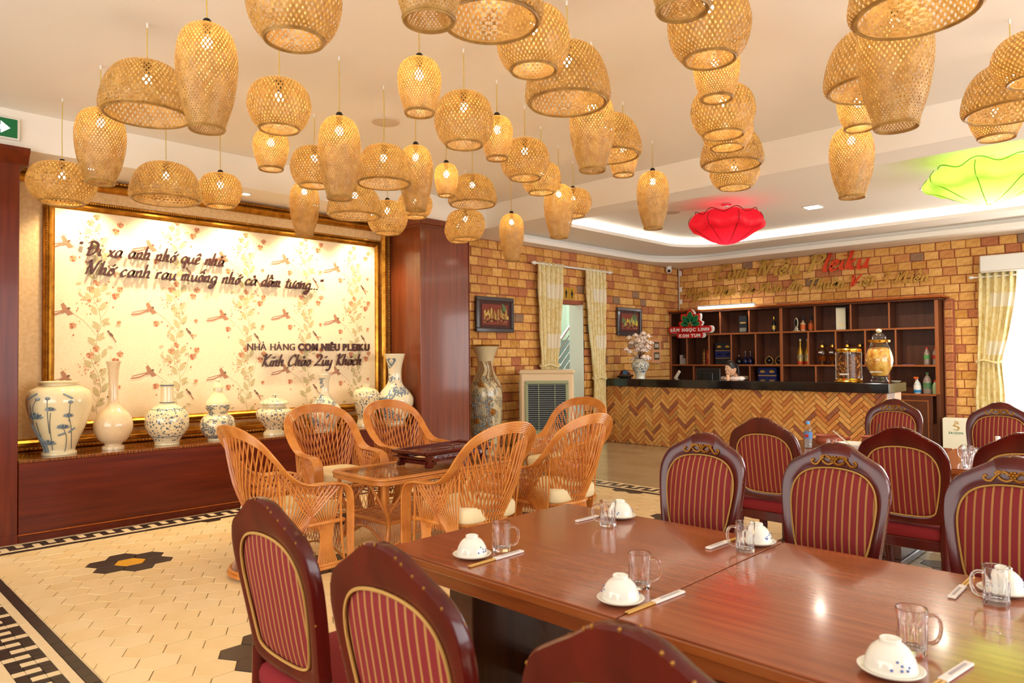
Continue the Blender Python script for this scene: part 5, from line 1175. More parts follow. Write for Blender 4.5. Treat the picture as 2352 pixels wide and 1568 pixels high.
bottle('small_amber_flask', 'slim orange flask at the right of the blue round bottles', -5.93, SHB+.05, Z2, [(.013, 0), (.014, .01), (.014, .13), (.006, .14), (.006, .15)], M('orange_flask', rgb(220, 120, 30), .2))
for k, x in enumerate((-5.70, -5.51)):
    t = bottle('cradle_bottle', ('left' if k == 0 else 'right')+' black flask held in a gold horseshoe cradle, fifth middle bay', x, SHB, Z2, [(.03, .02), (.05, .05), (.05, .09), (.02, .12), (.014, .14)], dkg)
    b = MB(); b.tube(smooth_path([(-.05, 0, .005), (-.075, 0, .07), (-.04, 0, .13), (0, 0, .145), (.04, 0, .13), (.075, 0, .07), (.05, 0, .005)], 4), .007, 6, goldp); b.tube([(-.055, 0, .006), (.055, 0, .006)], .006, 6, goldp); b.tube([(-.03, 0, .006), (-.03, 0, .03)], .005, 5, goldp); b.obj('gold_cradle', t, smooth=60)
    b = MB(); b.sphere((0, 0, .15), .014, goldp, 8, 6); b.obj('stopper', t)
for k, x in enumerate((-5.125, -4.995)):
    bottle('gold_wine_bottle', ('left' if k == 0 else 'right')+' tall gold foil wine bottle with red base on the middle shelf', x, SHB, Z2, [(.052, 0), (.055, .01), (.055, .19), (.05, .23), (.02, .31), (.017, .33), (.017, .44)], goldb, (('red_base_label', lambda b: b.lathe([(.0556, .01), (.0558, .055)], 22, redl)), ('patterned_label', lambda b: b.lathe([(.0556, .07), (.0558, .18)], 22, painted('gilt_label', rgb(190, 170, 110), rgb(40, 40, 30), 60, .4, .07, .18) if not b.v else None)), ('cap', lambda b: b.lathe([(.0185, .42), (.0185, .455), (.001, .456)], 12, palecard))))
gg = mt['thin_smoke']
for k, (x, lab) in enumerate(((-4.745, 'leftmost round glass wine jar with gold bands on the middle shelf'), (-4.565, 'round glass wine jar by the divider, behind the counter jars'), (-4.33, 'round glass wine jar with dark lid right of the divider'), (-4.12, 'round glass wine jar just left of the tall root jar'))):
    _t = bottle('round_wine_jar', lab, x, SHB, Z2, [(.06, .02), (.075, .03), (.06, .06), (.085, .12), (.105, .19), (.095, .26), (.055, .31), (.05, .34)], gg, (('amber_wine', lambda b: b.lathe([(.001, .07), (.06, .07), (.082, .12), (.092, .15), (.001, .152)], 20, mt['amber'])), ('gold_base', lambda b: b.lathe([(.062, 0), (.066, .012), (.05, .03)], 20, mt['brass'])), ('gold_collar', lambda b: b.lathe([(.058, .32), (.06, .345), (.05, .36)], 20, mt['brass'])), ('glass_lid', lambda b: b.lathe([(.05, .36), (.04, .39), (.015, .405), (.014, .42), (.02, .435), (.001, .45)], 16, mt['thin'])), ('label', lambda b: b.box(-.04, .04, -.108, -.104, .215, .235, mt['paper'])))); _t.scale = (.8, .8, .95)
gr_l = M('green_label', rgb(90, 150, 80), .5); grey_b = M('clear_plastic', rgb(150, 130, 116), .15, coat=.3)
for k, (x, dy) in enumerate(((-3.13, 0), (-3.03, .09))):
    bottle('plastic_bottle', ('plastic bottle with green label at the right end of the middle shelf', 'plastic bottle with dark red cap behind the green-labelled one')[k], x, SHB+dy, Z2, [(.042, 0), (.044, .02), (.044, .16), (.04, .19), (.018, .24), (.017, .26)], grey_b, (('label', lambda b, k=k: b.lathe([(.0452, .09), (.0452, .155)], 18, gr_l if k == 0 else redl)), ('cap', lambda b, k=k: b.lathe([(.019, .25), (.019, .275), (.001, .276)], 12, redl))))
t = thing('small_notebook', 'flat violet notebook lying on the right middle shelf', 'notebook', (-3.38, SHB-.05, Z2)); b = MB(); b.box(-.08, .08, -.05, .05, .002, .01, M('violet_cover', rgb(110, 90, 130), .5), .002); b.obj('cover', t); b = MB(); b.box(-.078, .078, -.048, .048, .0015, .0018, mt['paper']); b.obj('pages', t)
for k, x in enumerate((-5.80, -5.625)):
    t = carton('navy_gift_box', ('left' if k == 0 else 'right')+' bright navy whisky gift box on the lower shelf right of the receptionist', x, SHB, Z1s, .172, .13, .40, navy, ((.62, .66, goldp, 1.0), (.4, .46, orp if k else goldp, .6)))
    b = MB(); b.prism([(.045*math.cos(a)*1.1, .035*math.sin(a)*(1 if math.sin(a) > 0 else .4)) for a in [2*PI*q/16 for q in range(16)]], .0657, .067, goldp, Matrix(((1, 0, 0, 0), (0, 0, -1, 0), (0, 1, 0, .32), (0, 0, 0, 1)))); b.obj('gold_emblem', t, smooth=0)
carton('beige_wall_sign', 'beige boxed certificate standing behind the receptionist', -6.22, SHB, Z1s, .24, .04, .24, palecard, ((.28, .36, mt['dark'], .5),))
# cleaning bottles on the low shelf at the right end
t = bottle('spray_bottle', 'cleaning spray bottle with orange trigger at the right end of the shelf', -3.26, SHB-.05, Z1s, [(.045, 0), (.05, .02), (.052, .12), (.035, .18), (.015, .21), (.015, .23)], M('spray_plastic', rgb(206, 208, 204), .25), (('blue_base_label', lambda b: b.lathe([(.053, .02), (.0535, .06)], 18, M('cyan_label', rgb(40, 130, 190), .4))), ('white_label', lambda b: b.lathe([(.0535, .065), (.053, .13)], 18, mt['white']))))
b = MB(); b.box(-.05, .02, -.012, .012, .235, .265, M('orange_plastic', rgb(222, 104, 36), .4), .005); b.box(-.03, -.02, -.008, .008, .2, .24, b.mats[0], .003); b.obj('trigger', t)
bottle('green_capped_bottle', 'large clear bottle with green label beside the spray bottle', -3.13, SHB, Z1s, [(.06, 0), (.062, .02), (.062, .18), (.05, .24), (.02, .29), (.02, .32)], grey_b, (('label', lambda b: b.lathe([(.0632, .08), (.0632, .17)], 18, M('deep_green_label', rgb(30, 120, 60), .4))), ('cap', lambda b: b.lathe([(.024, .31), (.024, .335), (.001, .336)], 12, gr_l))))
bottle('red_capped_bottle', 'small bottle with red cap rightmost beside the spray bottle', -3.02, SHB-.02, Z1s, [(.035, 0), (.036, .02), (.036, .13), (.015, .18), (.015, .2)], M('pale_green_plastic', rgb(160, 176, 130), .3), (('cap', lambda b: b.lathe([(.018, .19), (.018, .22), (.001, .221)], 12, redl)),))
# tube light
t = thing('tube_light', 'glowing white tube light fixed along the top of the wine shelf', 'light', (-6.40, 12.30, 2.41))
b = MB(); b.box(-.57, .57, -.03, .03, .022, .05, mt['white'], .004); b.obj('batten', t)
b = MB(); b.tube([(-.56, 0, .002), (.56, 0, .002)], .018, 10, mt['glow_tube']); b.obj('tube', t)
for s_ in (-.57, .57): b = MB(); b.box(s_-.012, s_+.012, -.022, .022, -.018, .025, mt['white'], .003); b.obj('end_socket', t)

# ------------------------------------------------------------------ lettering
def txt(body, size, mat, place, depth=.012, shear=0, extrude=None, off=0, sp=1):
    c = bpy.data.curves.new('tmp', 'FONT'); c.body = body; c.size = size; c.extrude = depth/2; c.shear = shear; c.offset = off; c.space_character = sp; c.resolution_u = 3
    o = bpy.data.objects.new('tmp', c); COL.objects.link(o); bpy.context.view_layer.update()
    me = bpy.data.meshes.new_from_object(o.evaluated_get(bpy.context.evaluated_depsgraph_get())); w_ = max((v.co.x for v in me.vertices), default=0); bpy.data.objects.remove(o); me.materials.clear(); me.materials.append(mat); return me, w_
# brush script: strokes on a unit grid (x-height 1)
G = {'a': (1.0, ((.8, .85), (.45, 1), (.08, .55), (.3, .02), (.72, .5), (.82, .98), (.76, .25), (1, .05))), 'c': (.85, ((.75, .82), (.45, 1), (.08, .5), (.35, 0), (.78, .25))),
 'd': (1.0, ((.8, .85), (.45, 1), (.08, .55), (.3, .02), (.74, .5)), ((.9, 2), (.76, .3), (1, .05))), 'e': (.82, ((.08, .45), (.55, .6), (.62, .9), (.36, 1), (.08, .5), (.32, 0), (.78, .25))),
 'g': (1.0, ((.8, .85), (.45, 1), (.08, .55), (.3, .05), (.74, .5)), ((.84, 1), (.74, -.3), (.35, -.85), (.02, -.55), (.4, -.25), (.95, .1))), 'h': (.95, ((.2, 2), (.1, .9), (.08, 0)), ((.1, .45), (.45, 1), (.68, .85), (.64, .2), (.95, .05))),
 'i': (.42, ((.16, 1), (.1, .25), (.4, .05)), ((.2, 1.42), (.24, 1.52))), 'k': (.9, ((.2, 2), (.08, 0)), ((.7, 1), (.14, .48)), ((.3, .58), (.5, .1), (.85, .05))), 'l': (.42, ((.24, 2), (.1, .3), (.4, .05))),
 'm': (1.35, ((.1, 1), (.08, 0)), ((.1, .5), (.4, 1), (.52, .8), (.48, 0)), ((.5, .5), (.8, 1), (.98, .8), (.95, .2), (1.3, .05))), 'n': (.95, ((.1, 1), (.08, 0)), ((.1, .45), (.48, 1), (.68, .82), (.64, .2), (.95, .05))),
 'o': (.85, ((.45, 1), (.1, .6), (.3, .02), (.72, .4), (.6, .92), (.4, 1), (.3, .9))), 'q': (.95, ((.8, .85), (.45, 1), (.08, .55), (.3, .05), (.74, .5)), ((.84, 1), (.7, -.8))),
 'r': (.72, ((.1, 1), (.1, 0)), ((.12, .55), (.4, .98), (.66, .88))), 't': (.62, ((.34, 1.6), (.2, .25), (.5, .03)), ((-.04, 1.02), (.62, 1.1))), 'u': (.98, ((.1, 1), (.1, .3), (.34, 0), (.7, .45)), ((.78, 1), (.72, .25), (1, .05))),
 'x': (.85, ((.05, .95), (.3, .7), (.5, .2), (.85, .05)), ((.8, 1), (.05, 0))), 'y': (.95, ((.1, 1), (.12, .35), (.34, .05), (.7, .45)), ((.8, 1), (.7, -.4), (.3, -.85), (.05, -.6))),
 'D': (1.45, ((.35, 1.9), (.2, 0)), ((-.1, 1.65), (.5, 1.98), (1.25, 1.5), (1.05, .4), (.4, -.02), (0, .1)), ((-.05, .95), (.65, 1.02))), 'N': (1.7, ((-.1, 1.5), (.2, 1.85), (.38, 1.8), (.1, 0)), ((.36, 1.8), (.9, .05)), ((.9, .05), (1.35, 1.8), (1.7, 1.95))),
 'K': (1.3, ((.0, 1.6), (.4, 1.95), (.15, 0)), ((1.25, 2), (.3, .95)), ((.35, 1), (.7, .3), (1.25, .02))), 'C': (1.3, ((1.15, 1.5), (1.0, 1.95), (.35, 1.4), (.1, .5), (.5, 0), (1.2, .4))),
 'Q': (1.35, ((.15, 1.45), (.6, 1.95), (1.1, 1.5), (.6, .7), (.0, .05), (.5, .2), (1.3, .02))), 'P': (1.3, ((.4, 1.85), (.15, 0)), ((-.1, 1.5), (.5, 1.98), (1.25, 1.6), (.9, .95), (.3, .9))), 'T': (1.35, ((-.1, 1.55), (.2, 1.85), (1.45, 1.9)), ((.75, 1.85), (.5, 0))),
 'V': (1.3, ((-.05, 1.6), (.2, 1.85), (.35, .05), (.9, 1.5), (1.3, 1.95))), 'M': (1.9, ((-.1, 0), (.1, .2), (.45, 1.9), (.55, .4)), ((.55, .4), (1.2, 1.92), (1.3, .3), (1.75, .05))), 'A': (1.35, ((-.15, .1), (.3, .6), (.95, 1.95), (1.0, .1), (1.25, .05)), ((.2, .75), (1.15, .8))),
 '3': (1.1, ((.15, 1.7), (.6, 1.95), (.85, 1.5), (.4, 1.05), (.85, .6), (.5, 0), (0, .2))), '.': (.42, ((.06, 0), (.22, .2))), '"': (.5, ((.1, 1.9), (.08, 1.45)), ((.35, 1.9), (.33, 1.45)))}
ACC = {"'": ((.4, 1.3), (.7, 1.65)), '`': ((.25, 1.65), (.5, 1.3)), '^': ((.1, 1.25), (.42, 1.6), (.75, 1.25)), '_': ((.42, -.35), (.48, -.3)), '*': ((.7, .95), (.95, 1.15), (.98, 1.35)), 'v': ((.15, 1.55), (.4, 1.3), (.7, 1.55)), '-': ((-.0, 1.6), (.0, 1.6)),
       '"': ((.5, 1.7), (.75, 2.0)), ',': ((.3, 2.0), (.5, 1.7)), '~': ((.3, 2.05), (.55, 2.3), (.85, 2.05))}
DEC = {'ớ': 'o*\'', 'ê': 'e^', 'à': 'a`', 'ố': 'o^"', 'ầ': 'a^,', 'ư': 'u*', 'ơ': 'o*', 'í': "i'", 'ú': "u'", 'á': "a'", 'ậ': 'a^_', 'ó': "o'", 'Ă': 'A~', 'Đ': 'D', 'ệ': 'e^_', 'ề': 'e^,'}
def script(t, text, size, mat_of, place, wd=.15, depth=.02, slant=.28, fullw=None):
    """place(u, v, w) -> point; u along the line, v up, w out of the wall"""
    tot = sum(.75 if c == ' ' else G[DEC.get(c, c)[0]][0]+.12 for c in text)*size; kx = fullw/tot if fullw else 1; pl0 = place; place = lambda u, v, w_: pl0(u*kx, v, w_)
    x = 0
    for idx, ch in enumerate(text):
        if ch == ' ': x += .75; continue
        s_ = DEC.get(ch, ch); base = s_[0]; adv, *st = G[base]; acc = [ACC[a] for a in s_[1:]]
        b = MB(); m = mat_of(idx)
        for kk, stroke in enumerate(list(st)+acc):
            P = smooth_path([(px_, py_, 0) for px_, py_ in stroke], 4); n = len(P); ring_ = []
            for i, p in enumerate(P):
                d = (P[min(i+1, n-1)]-P[max(i-1, 0)]); d = d.normalized() if d.length > 1e-6 else Vector((1, 0, 0))
                nb = Vector((-d.y, d.x, 0))*wd*.46+Vector((.5, .5, 0))*wd*.30*(1 if (-d.y+d.x) >= 0 else -1)
                taper = .55+.45*math.sin(PI*min(1, (i+.6)/n)) if len(stroke) > 2 else 1
                ring_.append((p+nb*taper, p-nb*taper))
            vs = []
            for q0, q1 in ring_:
                for q, w_ in ((q0, 0), (q1, 0), (q1, depth), (q0, depth)): vs.append(place((x+q.x+slant*q.y)*size, q.y*size, w_+.02+.0004*kk))
            k_ = len(ring_); b.add(vs, [(4*i+j, 4*i+(j+1) % 4, 4*i+4+(j+1) % 4, 4*i+4+j) for i in range(k_-1) for j in range(4)]+[(3, 2, 1, 0), tuple(range(4*k_-4, 4*k_))], m)
        b.obj('letter', t, smooth=0); x += adv+.12
    return x*size
def wallX(y0, z0, tilt=0): return lambda u, v, w_: (w_, y0+u, z0+v+tilt*u)
dl = lambda i: mt['letter']
t = thing('wall_quotation', 'dark script quotation in two raised lines across the upper wallpaper panel', 'lettering', (-7.686, 0, 0))
script(t, '"', .06, dl, wallX(1.92, 2.53)); w1 = script(t, 'Đi xa anh nhớ quê nhà', .070, dl, wallX(2.0, 2.52), fullw=1.34, wd=.24)
w2 = script(t, 'Nhớ canh rau muống nhớ cà dầm tương..."', .070, dl, wallX(1.99, 2.335), fullw=2.55, wd=.24)
t = thing('restaurant_name_lettering', 'dark raised block letters naming the restaurant on the lower right of the panel', 'lettering', (-7.686, 0, 0))
def block(t, words, y, z, size, mat, fullw, bold=0, rotm=None):
    """set word by word, letters as parts, on the X wall facing +X"""
    tot = 0; seq = []
    for s_, bo in words:
        for ch in s_:
            if ch == ' ': tot += size*.32; continue
            me, w_ = txt(ch, size, mat, None, .014, 0, off=bo); seq.append((me, tot)); tot += w_+size*.075
    k = fullw/tot
    for me, x in seq:
        o = mobj('letter', me, t, (.022, y+x*k, z)); o.rotation_euler = (PI/2, 0, PI/2); o.scale = (k, 1, 1)
block(t, (('NHÀ HÀNG ', .0), ('COM NIÊU PLEIKU', .006)), 3.60, 1.605, .115, mt['letter'], 1.64)
t = thing('welcome_lettering', 'dark script welcome line under the block letters on the panel', 'lettering', (-7.686, 0, 0))
script(t, 'Kính Chào Qúy Khách', .070, dl, wallX(3.77, 1.42), fullw=1.33, wd=.22)
def wallY(x0, z0): return lambda u, v, w_: (x0+u, -w_, z0+v)
t = thing('brass_name_lettering', 'large golden script letters on the back brick wall above the shelf', 'lettering', (0, 12.785, 0))
script(t, 'Com Niêu Pleiku', .165, lambda i: mt['redletter'] if i > 9 else mt['brassletter'], wallY(-6.86, 2.965), wd=.26, fullw=2.85)
t = thing('brass_slogan_lettering', 'smaller golden script slogan directly under the large golden name', 'lettering', (0, 12.785, 0))
script(t, 'Ngon Đậm Đà Món Ăn Thuần Việt 3 Miền', .10, lambda i: mt['redletter'] if i == 25 else mt['brassletter'], wallY(-7.52, 2.66), wd=.28, fullw=4.4)

# ginseng sign hanging in front of the shelf
sg = thing('leaf_sign', 'red sign with green leaf emblem and white capitals on the shelf front', 'sign', (-7.15, 12.31, -.215)); sg.scale = (1.13, 1, 1.15)
S_ = lambda m_, d0, d1, poly, nm: (lambda b: (b.prism(poly, d0, d1, m_, Matrix(((1, 0, 0, 0), (0, 0, -1, 0), (0, 1, 0, 0), (0, 0, 0, 1)))), b.obj(nm, sg, smooth=40)))(MB())
def pill(x0, x1, z0, z1, r): return [(x, z) for x, z in rrect(x0, x1, z0, z1, r, 4)]
def leafp(ax, az, ang, ln, wd): 
    P = []
    for k in range(14):
        a = 2*PI*k/14; u = (1-math.cos(a))/2*ln; v = math.sin(a)*wd*(.6+.4*math.sin(PI*min(1, u/ln)))
        P.append((ax+u*math.cos(ang)-v*math.sin(ang), az+u*math.sin(ang)+v*math.cos(ang)))
    return P
S_(mt['white'], -.03, .0, pill(-.40, .44, 1.87, 1.99, .05), 'sign_body'); S_(mt['red'], .0005, .02, pill(-.42, .40, 1.875, 1.99, .05), 'name_panel')
S_(mt['white'], -.03, .0, pill(-.22, .28, 1.79, 1.88, .04), 'sign_body'); S_(mt['red'], .0005, .02, pill(-.26, .24, 1.79, 1.885, .04), 'name_panel')
for ang, ln, wd in ((90, .26, .06), (50, .24, .055), (130, .24, .055), (15, .2, .045), (165, .2, .045)):
    a = math.radians(ang); S_(mt['white'], -.03, 0, leafp(.03, 1.99, a, ln+.03, wd+.025), 'leaf_backing'); S_(mt['red'], .0005, .012, leafp(0, 1.99, a, ln+.035, wd+.028), 'leaf_border')
    S_(goldp, .0125, .016, leafp(.03*math.cos(a), 1.99+.03*math.sin(a), a, ln-.03, wd+.006), 'leaf_outline'); S_(mt['green'], .0165, .02, leafp(.035*math.cos(a), 1.99+.035*math.sin(a), a, ln-.045, wd-.004), 'leaf')
b = MB()
for k in range(14): a = k*2.4; r = .012*math.sqrt(k); b.sphere((r*math.cos(a), -.02, 2.02+r*math.sin(a)), .008, goldp if k % 2 else mt['red'], 6, 4)
b.obj('berry_cluster', sg)
for s_, x0, z0, fw in (('SÂM NGỌC LINH', -.385, 1.905, .76), ('KON TUM', -.215, 1.805, .42)):
    tot = 0; seq = []
    for ch in s_:
        if ch == ' ': tot += .04; continue
        me, w_ = txt(ch, .085, mt['white'], None, .006, off=.004); seq.append((me, tot)); tot += w_+.012
    for me, x in seq: o = mobj('letter', me, sg, (x0+x*fw/tot, -.0235, z0)); o.rotation_euler = (PI/2, 0, 0); o.scale = (fw/tot, .85, 1)

# ------------------------------------------------------------------ on the counter
jar = thing('root_jar', 'tall bulging glass jar of pale roots with white knob lid on the counter', 'jar', (-3.17, 10.42, CT))
b = MB(); b.lathe([(max(p.x, .001), p.z) for p in smooth_path([(.10, 0, .0), (.12, 0, .02), (.095, 0, .07), (.12, 0, .12), (.165, 0, .22), (.175, 0, .32), (.155, 0, .43), (.115, 0, .52), (.105, 0, .55)], 3)], 32, mt['thin']); b.obj('glass_body', jar, smooth=60)
liq = M('ginseng_liquor', rgb(190, 116, 26), .3, trans=0, noise=(rgb(236, 190, 90), 16, (1, 1, .5), .35, .65))
b = MB(); b.lathe([(max(p.x, .001), p.z) for p in smooth_path([(.001, 0, .085), (.085, 0, .09), (.11, 0, .13), (.155, 0, .22), (.165, 0, .32), (.15, 0, .41), (.10, 0, .47), (.001, 0, .48)], 3)], 28, liq); b.obj('amber_liquor', jar, smooth=60)
R_ = random.Random(9); b = MB(); rootm = M('ginseng_root', rgb(242, 206, 120), .6)
for k in range(80):
    a = R_.uniform(0, 2*PI); z = R_.uniform(.16, .44); r = .168-.9*abs(z-.31)**1.6; P = []
    for q in range(4): zq = min(.46, z+q*R_.uniform(-.035, .04)); r = .166-.9*abs(zq-.31)**1.6; ga = a+q*.16*R_.uniform(.6, 1.3); P.append((r*math.cos(ga), r*math.sin(ga), zq))
    b.tube(smooth_path(P, 3), [.006]*3+[.004]*4+[.002]*3, 5, rootm)
b.obj('roots', jar, smooth=60)['kind'] = 'stuff'
b = MB(); b.lathe([(.11, .545), (.14, .55), (.145, .575), (.12, .585), (.10, .58)], 32, mt['brass']); b.obj('gold_collar', jar)
b = MB(); b.lathe([(max(p.x, .001), p.z) for p in smooth_path([(.085, 0, .585), (.09, 0, .62), (.06, 0, .665), (.03, 0, .68)], 3)], 28, mt['thin']); b.obj('glass_lid', jar, smooth=60)
b = MB(); b.sphere((0, 0, .705), .038, palecard, 14, 8, (1, 1, .75)); b.obj('lid_knob', jar, smooth=60)
b = MB(); b.box(-.075, .075, -.15, -.145, .14, .155, mt['paper']); b.obj('label_strip', jar)
jar = thing('cordyceps_jar', 'squat cylindrical glass jar of dark dried herbs with gold lid on the counter', 'jar', (-3.53, 10.30, CT)); jar.scale = (1.1, 1.1, 1.05)
b = MB(); b.lathe([(.138, .05), (.138, .40)], 32, mt['thin_jar']); b.obj('glass_body', jar, smooth=60)
b = MB(); b.lathe([(.001, .055), (.127, .056), (.127, .37), (.001, .372)], 28, M('dark_liquor', rgb(86, 44, 20), .3)); b.obj('dark_liquor', jar)
b = MB()
for k in range(210):
    a = R_.uniform(0, 2*PI); z = R_.uniform(.07, .34); P = [(.129*math.cos(a+q*R_.uniform(-.12, .14)), .129*math.sin(a+q*.1), z+q*R_.uniform(-.01, .03)) for q in range(3)]
    b.tube(smooth_path(P, 2), .0048, 4, M('dried_herb', rgb(178, 116, 48), .7) if k == 0 else b.mats[0])
b.obj('herbs', jar)['kind'] = 'stuff'
b = MB(); b.lathe([(.15, .395), (.155, .405), (.155, .435), (.145, .445), (.001, .446)], 32, mt['brass']); b.obj('gold_lid', jar)
b = MB(); b.lathe([(.165, .0), (.175, .012), (.16, .03), (.15, .035), (.14, .055)], 32, mt['brass']); b.obj('gold_base', jar)
for a in (-1.3, .2, PI/2+.2, PI+.2): b = MB(); b.tube([(.148*math.cos(a), .148*math.sin(a), .03), (.148*math.cos(a), .148*math.sin(a), .41)], .007, 8, mt['chrome']); b.obj('corner_post', jar)
b = MB(); b.box(-.06, .05, -.151, -.147, .10, .12, mt['paper']); b.obj('label_strip', jar)
t = thing('small_saucer', 'small pale dish on the counter right of the root jar', 'saucer', (-3.045, 10.68, CT)); b = MB(); b.lathe([(.04, 0), (.06, .01), (.065, .016), (.058, .013), (.001, .006)], 20, palecard); b.obj('dish', t)
fl = thing('blossom_vase', 'blue and white vase of pink magnolia blossom on the left of the counter', 'vase', (-7.02, 10.38, CT))
b = MB(); b.lathe([(max(p.x, .001), p.z) for p in smooth_path([(.085, 0, 0), (.085, 0, .05), (.11, 0, .12), (.155, 0, .21), (.15, 0, .265), (.11, 0, .30), (.085, 0, .315), (.10, 0, .335)], 3)], 36, painted('counter_vase_glaze', rgb(214, 210, 190), rgb(70, 80, 110), 30, .33, .1, .28)); b.obj('vase_body', fl, smooth=60)
b = MB(); pk = M('magnolia_petal', rgb(244, 228, 214), .6, noise=(rgb(232, 186, 170), 14, (1, 1, 1), .5, .7)); bh = M('twig', rgb(70, 44, 34), .8); ends_ = []
for k in range(20):
    a = R_.uniform(0, 2*PI); s_ = R_.uniform(.04, .24); h_ = R_.uniform(.42, .86)-s_*.6
    P = smooth_path([(0, 0, .3), (s_*.4*math.cos(a), s_*.4*math.sin(a), h_*.6+.1), (s_*math.cos(a), s_*math.sin(a), h_)], 4); b.tube(P, .005, 5, bh); ends_ += [P[-1], P[-3], P[5]+Vector((R_.uniform(-.07, .07), R_.uniform(-.07, .07), .04))]
b.obj('twig', fl)
for c in ends_:
    b = MB(); rz = R_.uniform(0, 6)
    for q in range(6):
        a = rz+q*PI/3; op = .025+.014*(q % 2); mtx = Matrix.Translation(c+Vector((op*math.cos(a), op*math.sin(a), .02))) @ Matrix.Rotation(a, 4, 'Z') @ Matrix.Rotation(-.55-.3*(q % 2), 4, 'Y')
        b.sphere((0, 0, 0), .034, pk, 8, 5, (.22, .75, 1.25), mat=mtx @ Matrix.Rotation(PI/2*0, 4, 'Z'))
    b.obj('blossom', fl, smooth=60)
mo_ = thing('computer_monitor', 'black computer monitor seen from the back on the counter', 'monitor', (-5.84, 10.62, 1.0))
b = MB(); b.box(-.22, .22, -.02, .012, .02, .27, mt['black'], .008); b.obj('screen_housing', mo_); b = MB(); b.box(-.1, .1, -.045, -.02, .06, .2, mt['black'], .01); b.obj('rear_bulge', mo_)
b = MB(); b.box(-.03, .03, -.03, .0, -.2, .08, mt['black'], .004); b.box(-.11, .11, -.09, .09, -.21, -.2, mt['black'], .003); b.obj('stand', mo_)
mo_.location = (-6.0, 10.90, 1.012)
wd_ = thing('work_desk', 'low desk surface behind the counter under the monitor', 'desk', (-6.1, 10.90, 0)); b = MB(); b.box(-1.2, .9, -.11, .13, .77, .80, mt['shelfwood'], .004); b.obj('desktop', wd_)
for x in (-1.15, .8): b = MB(); b.box(x, x+.04, -.1, .1, 0, .77, mt['shelfwood'], .003); b.obj('side_panel', wd_)
ph = thing('desk_phone', 'pale handset leaning up behind the counter left of the monitor', 'telephone', (-6.72, 10.95, .8))
b = MB(); b.box(-.08, .08, -.09, .09, 0, .25, mt['grille'], .01); b.obj('base', ph)
b = MB(); b.box(-.025, .025, -.02, .02, -.02, .19, mt['grille'], .01, mat=Matrix.Translation((.03, 0, .28)) @ Matrix.Rotation(.6, 4, 'Y')); b.obj('handset', ph)
td = thing('tablet_stand', 'dark tablet and stand at the left end of the counter', 'tablet', (-7.32, 10.36, CT)); b = MB(); b.box(-.13, .13, -.07, .07, .0, .03, mt['black'], .006, mat=Matrix.Rotation(.15, 4, 'X') @ Matrix.Translation((0, 0, .02))); b.obj('tablet', td); b = MB(); b.box(-.1, .1, -.05, .05, 0, .012, mt['black'], .003); b.obj('stand', td)
cd = thing('card_holder', 'brown arched wooden holder with blue card at the left counter end', 'holder', (-7.50, 10.60, CT))
b = MB(); b.prism([(-.11, 0), (.11, 0), (.11, .06), (.07, .12), (0, .145), (-.07, .12), (-.11, .06)], -.02, .02, M('red_brown_wood', rgb(94, 34, 18), .3, coat=.3), Matrix(((1, 0, 0, 0), (0, 0, -1, 0), (0, 1, 0, 0), (0, 0, 0, 1)))); b.obj('back_plate', cd)
b = MB(); b.box(-.05, .05, -.03, -.021, .03, .13, M('blue_card', rgb(90, 140, 190), .5), .002, mat=Matrix.Rotation(.3, 4, 'Y')); b.obj('card', cd)

# ------------------------------------------------------------------ receptionist
def skin_body(name, joints, edges, mat, parent, sub=2):
    me = bpy.data.meshes.new(name); me.from_pydata([j[0] for j in joints], edges, []); o = bpy.data.objects.new(name, me); COL.objects.link(o)
    o.modifiers.new('s', 'SKIN'); 
    for v, j in zip(me.skin_vertices[0].data, joints): v.radius = (j[1], j[2] if len(j) > 2 else j[1])
    me.skin_vertices[0].data[0].use_root = True
    s_ = o.modifiers.new('u', 'SUBSURF'); s_.levels = sub; s_.render_levels = sub; bpy.context.view_layer.update()
    m2 = bpy.data.meshes.new_from_object(o.evaluated_get(bpy.context.evaluated_depsgraph_get())); bpy.data.objects.remove(o)
    m2.materials.clear(); m2.materials.append(mat); m2.polygons.foreach_set('use_smooth', [True]*len(m2.polygons))
    r = mobj(name, m2, parent); return r
pe = thing('person', 'woman in a white collared shirt behind the counter, hand raised to her mouth', 'person', (-5.72, 11.20, 0), -.15); pe.scale = (1.14, 1.14, 1.14)
# continuous body: pelvis on the stool, torso, neck, both arms, legs; faces -Y
J = [((0, .02, .50), .15, .12), ((0, .03, .66), .125, .10), ((0, .02, .82), .14, .10), ((0, 0, .95), .12, .09), ((0, -.005, 1.01), .05, .05), ((0, -.02, 1.07), .046, .046),
     ((.15, .0, .955), .055), ((.20, -.07, .76), .043), ((.13, -.27, .83), .036), ((.05, -.185, .99), .026), ((.035, -.16, 1.03), .028, .018),
     ((-.15, .0, .955), .055), ((-.21, -.05, .74), .043), ((-.165, -.19, .765), .034), ((-.135, -.235, .765), .026), ((-.125, -.27, .765), .03, .016),
     ((.10, -.05, .50), .09), ((.11, -.27, .49), .065), ((.11, -.27, .25), .05), ((.11, -.27, .06), .035), ((.11, -.33, .03), .03),
     ((-.10, -.05, .50), .09), ((-.11, -.27, .49), .065), ((-.11, -.27, .25), .05), ((-.11, -.27, .06), .035), ((-.11, -.33, .03), .03)]
E_ = [(0, 1), (1, 2), (2, 3), (3, 4), (4, 5), (3, 6), (6, 7), (7, 8), (8, 9), (9, 10), (3, 11), (11, 12), (12, 13), (13, 14), (14, 15), (0, 16), (16, 17), (17, 18), (18, 19), (19, 20), (0, 21), (21, 22), (22, 23), (23, 24), (24, 25)]
skin_body('body', J, E_, mt['skin'], pe)
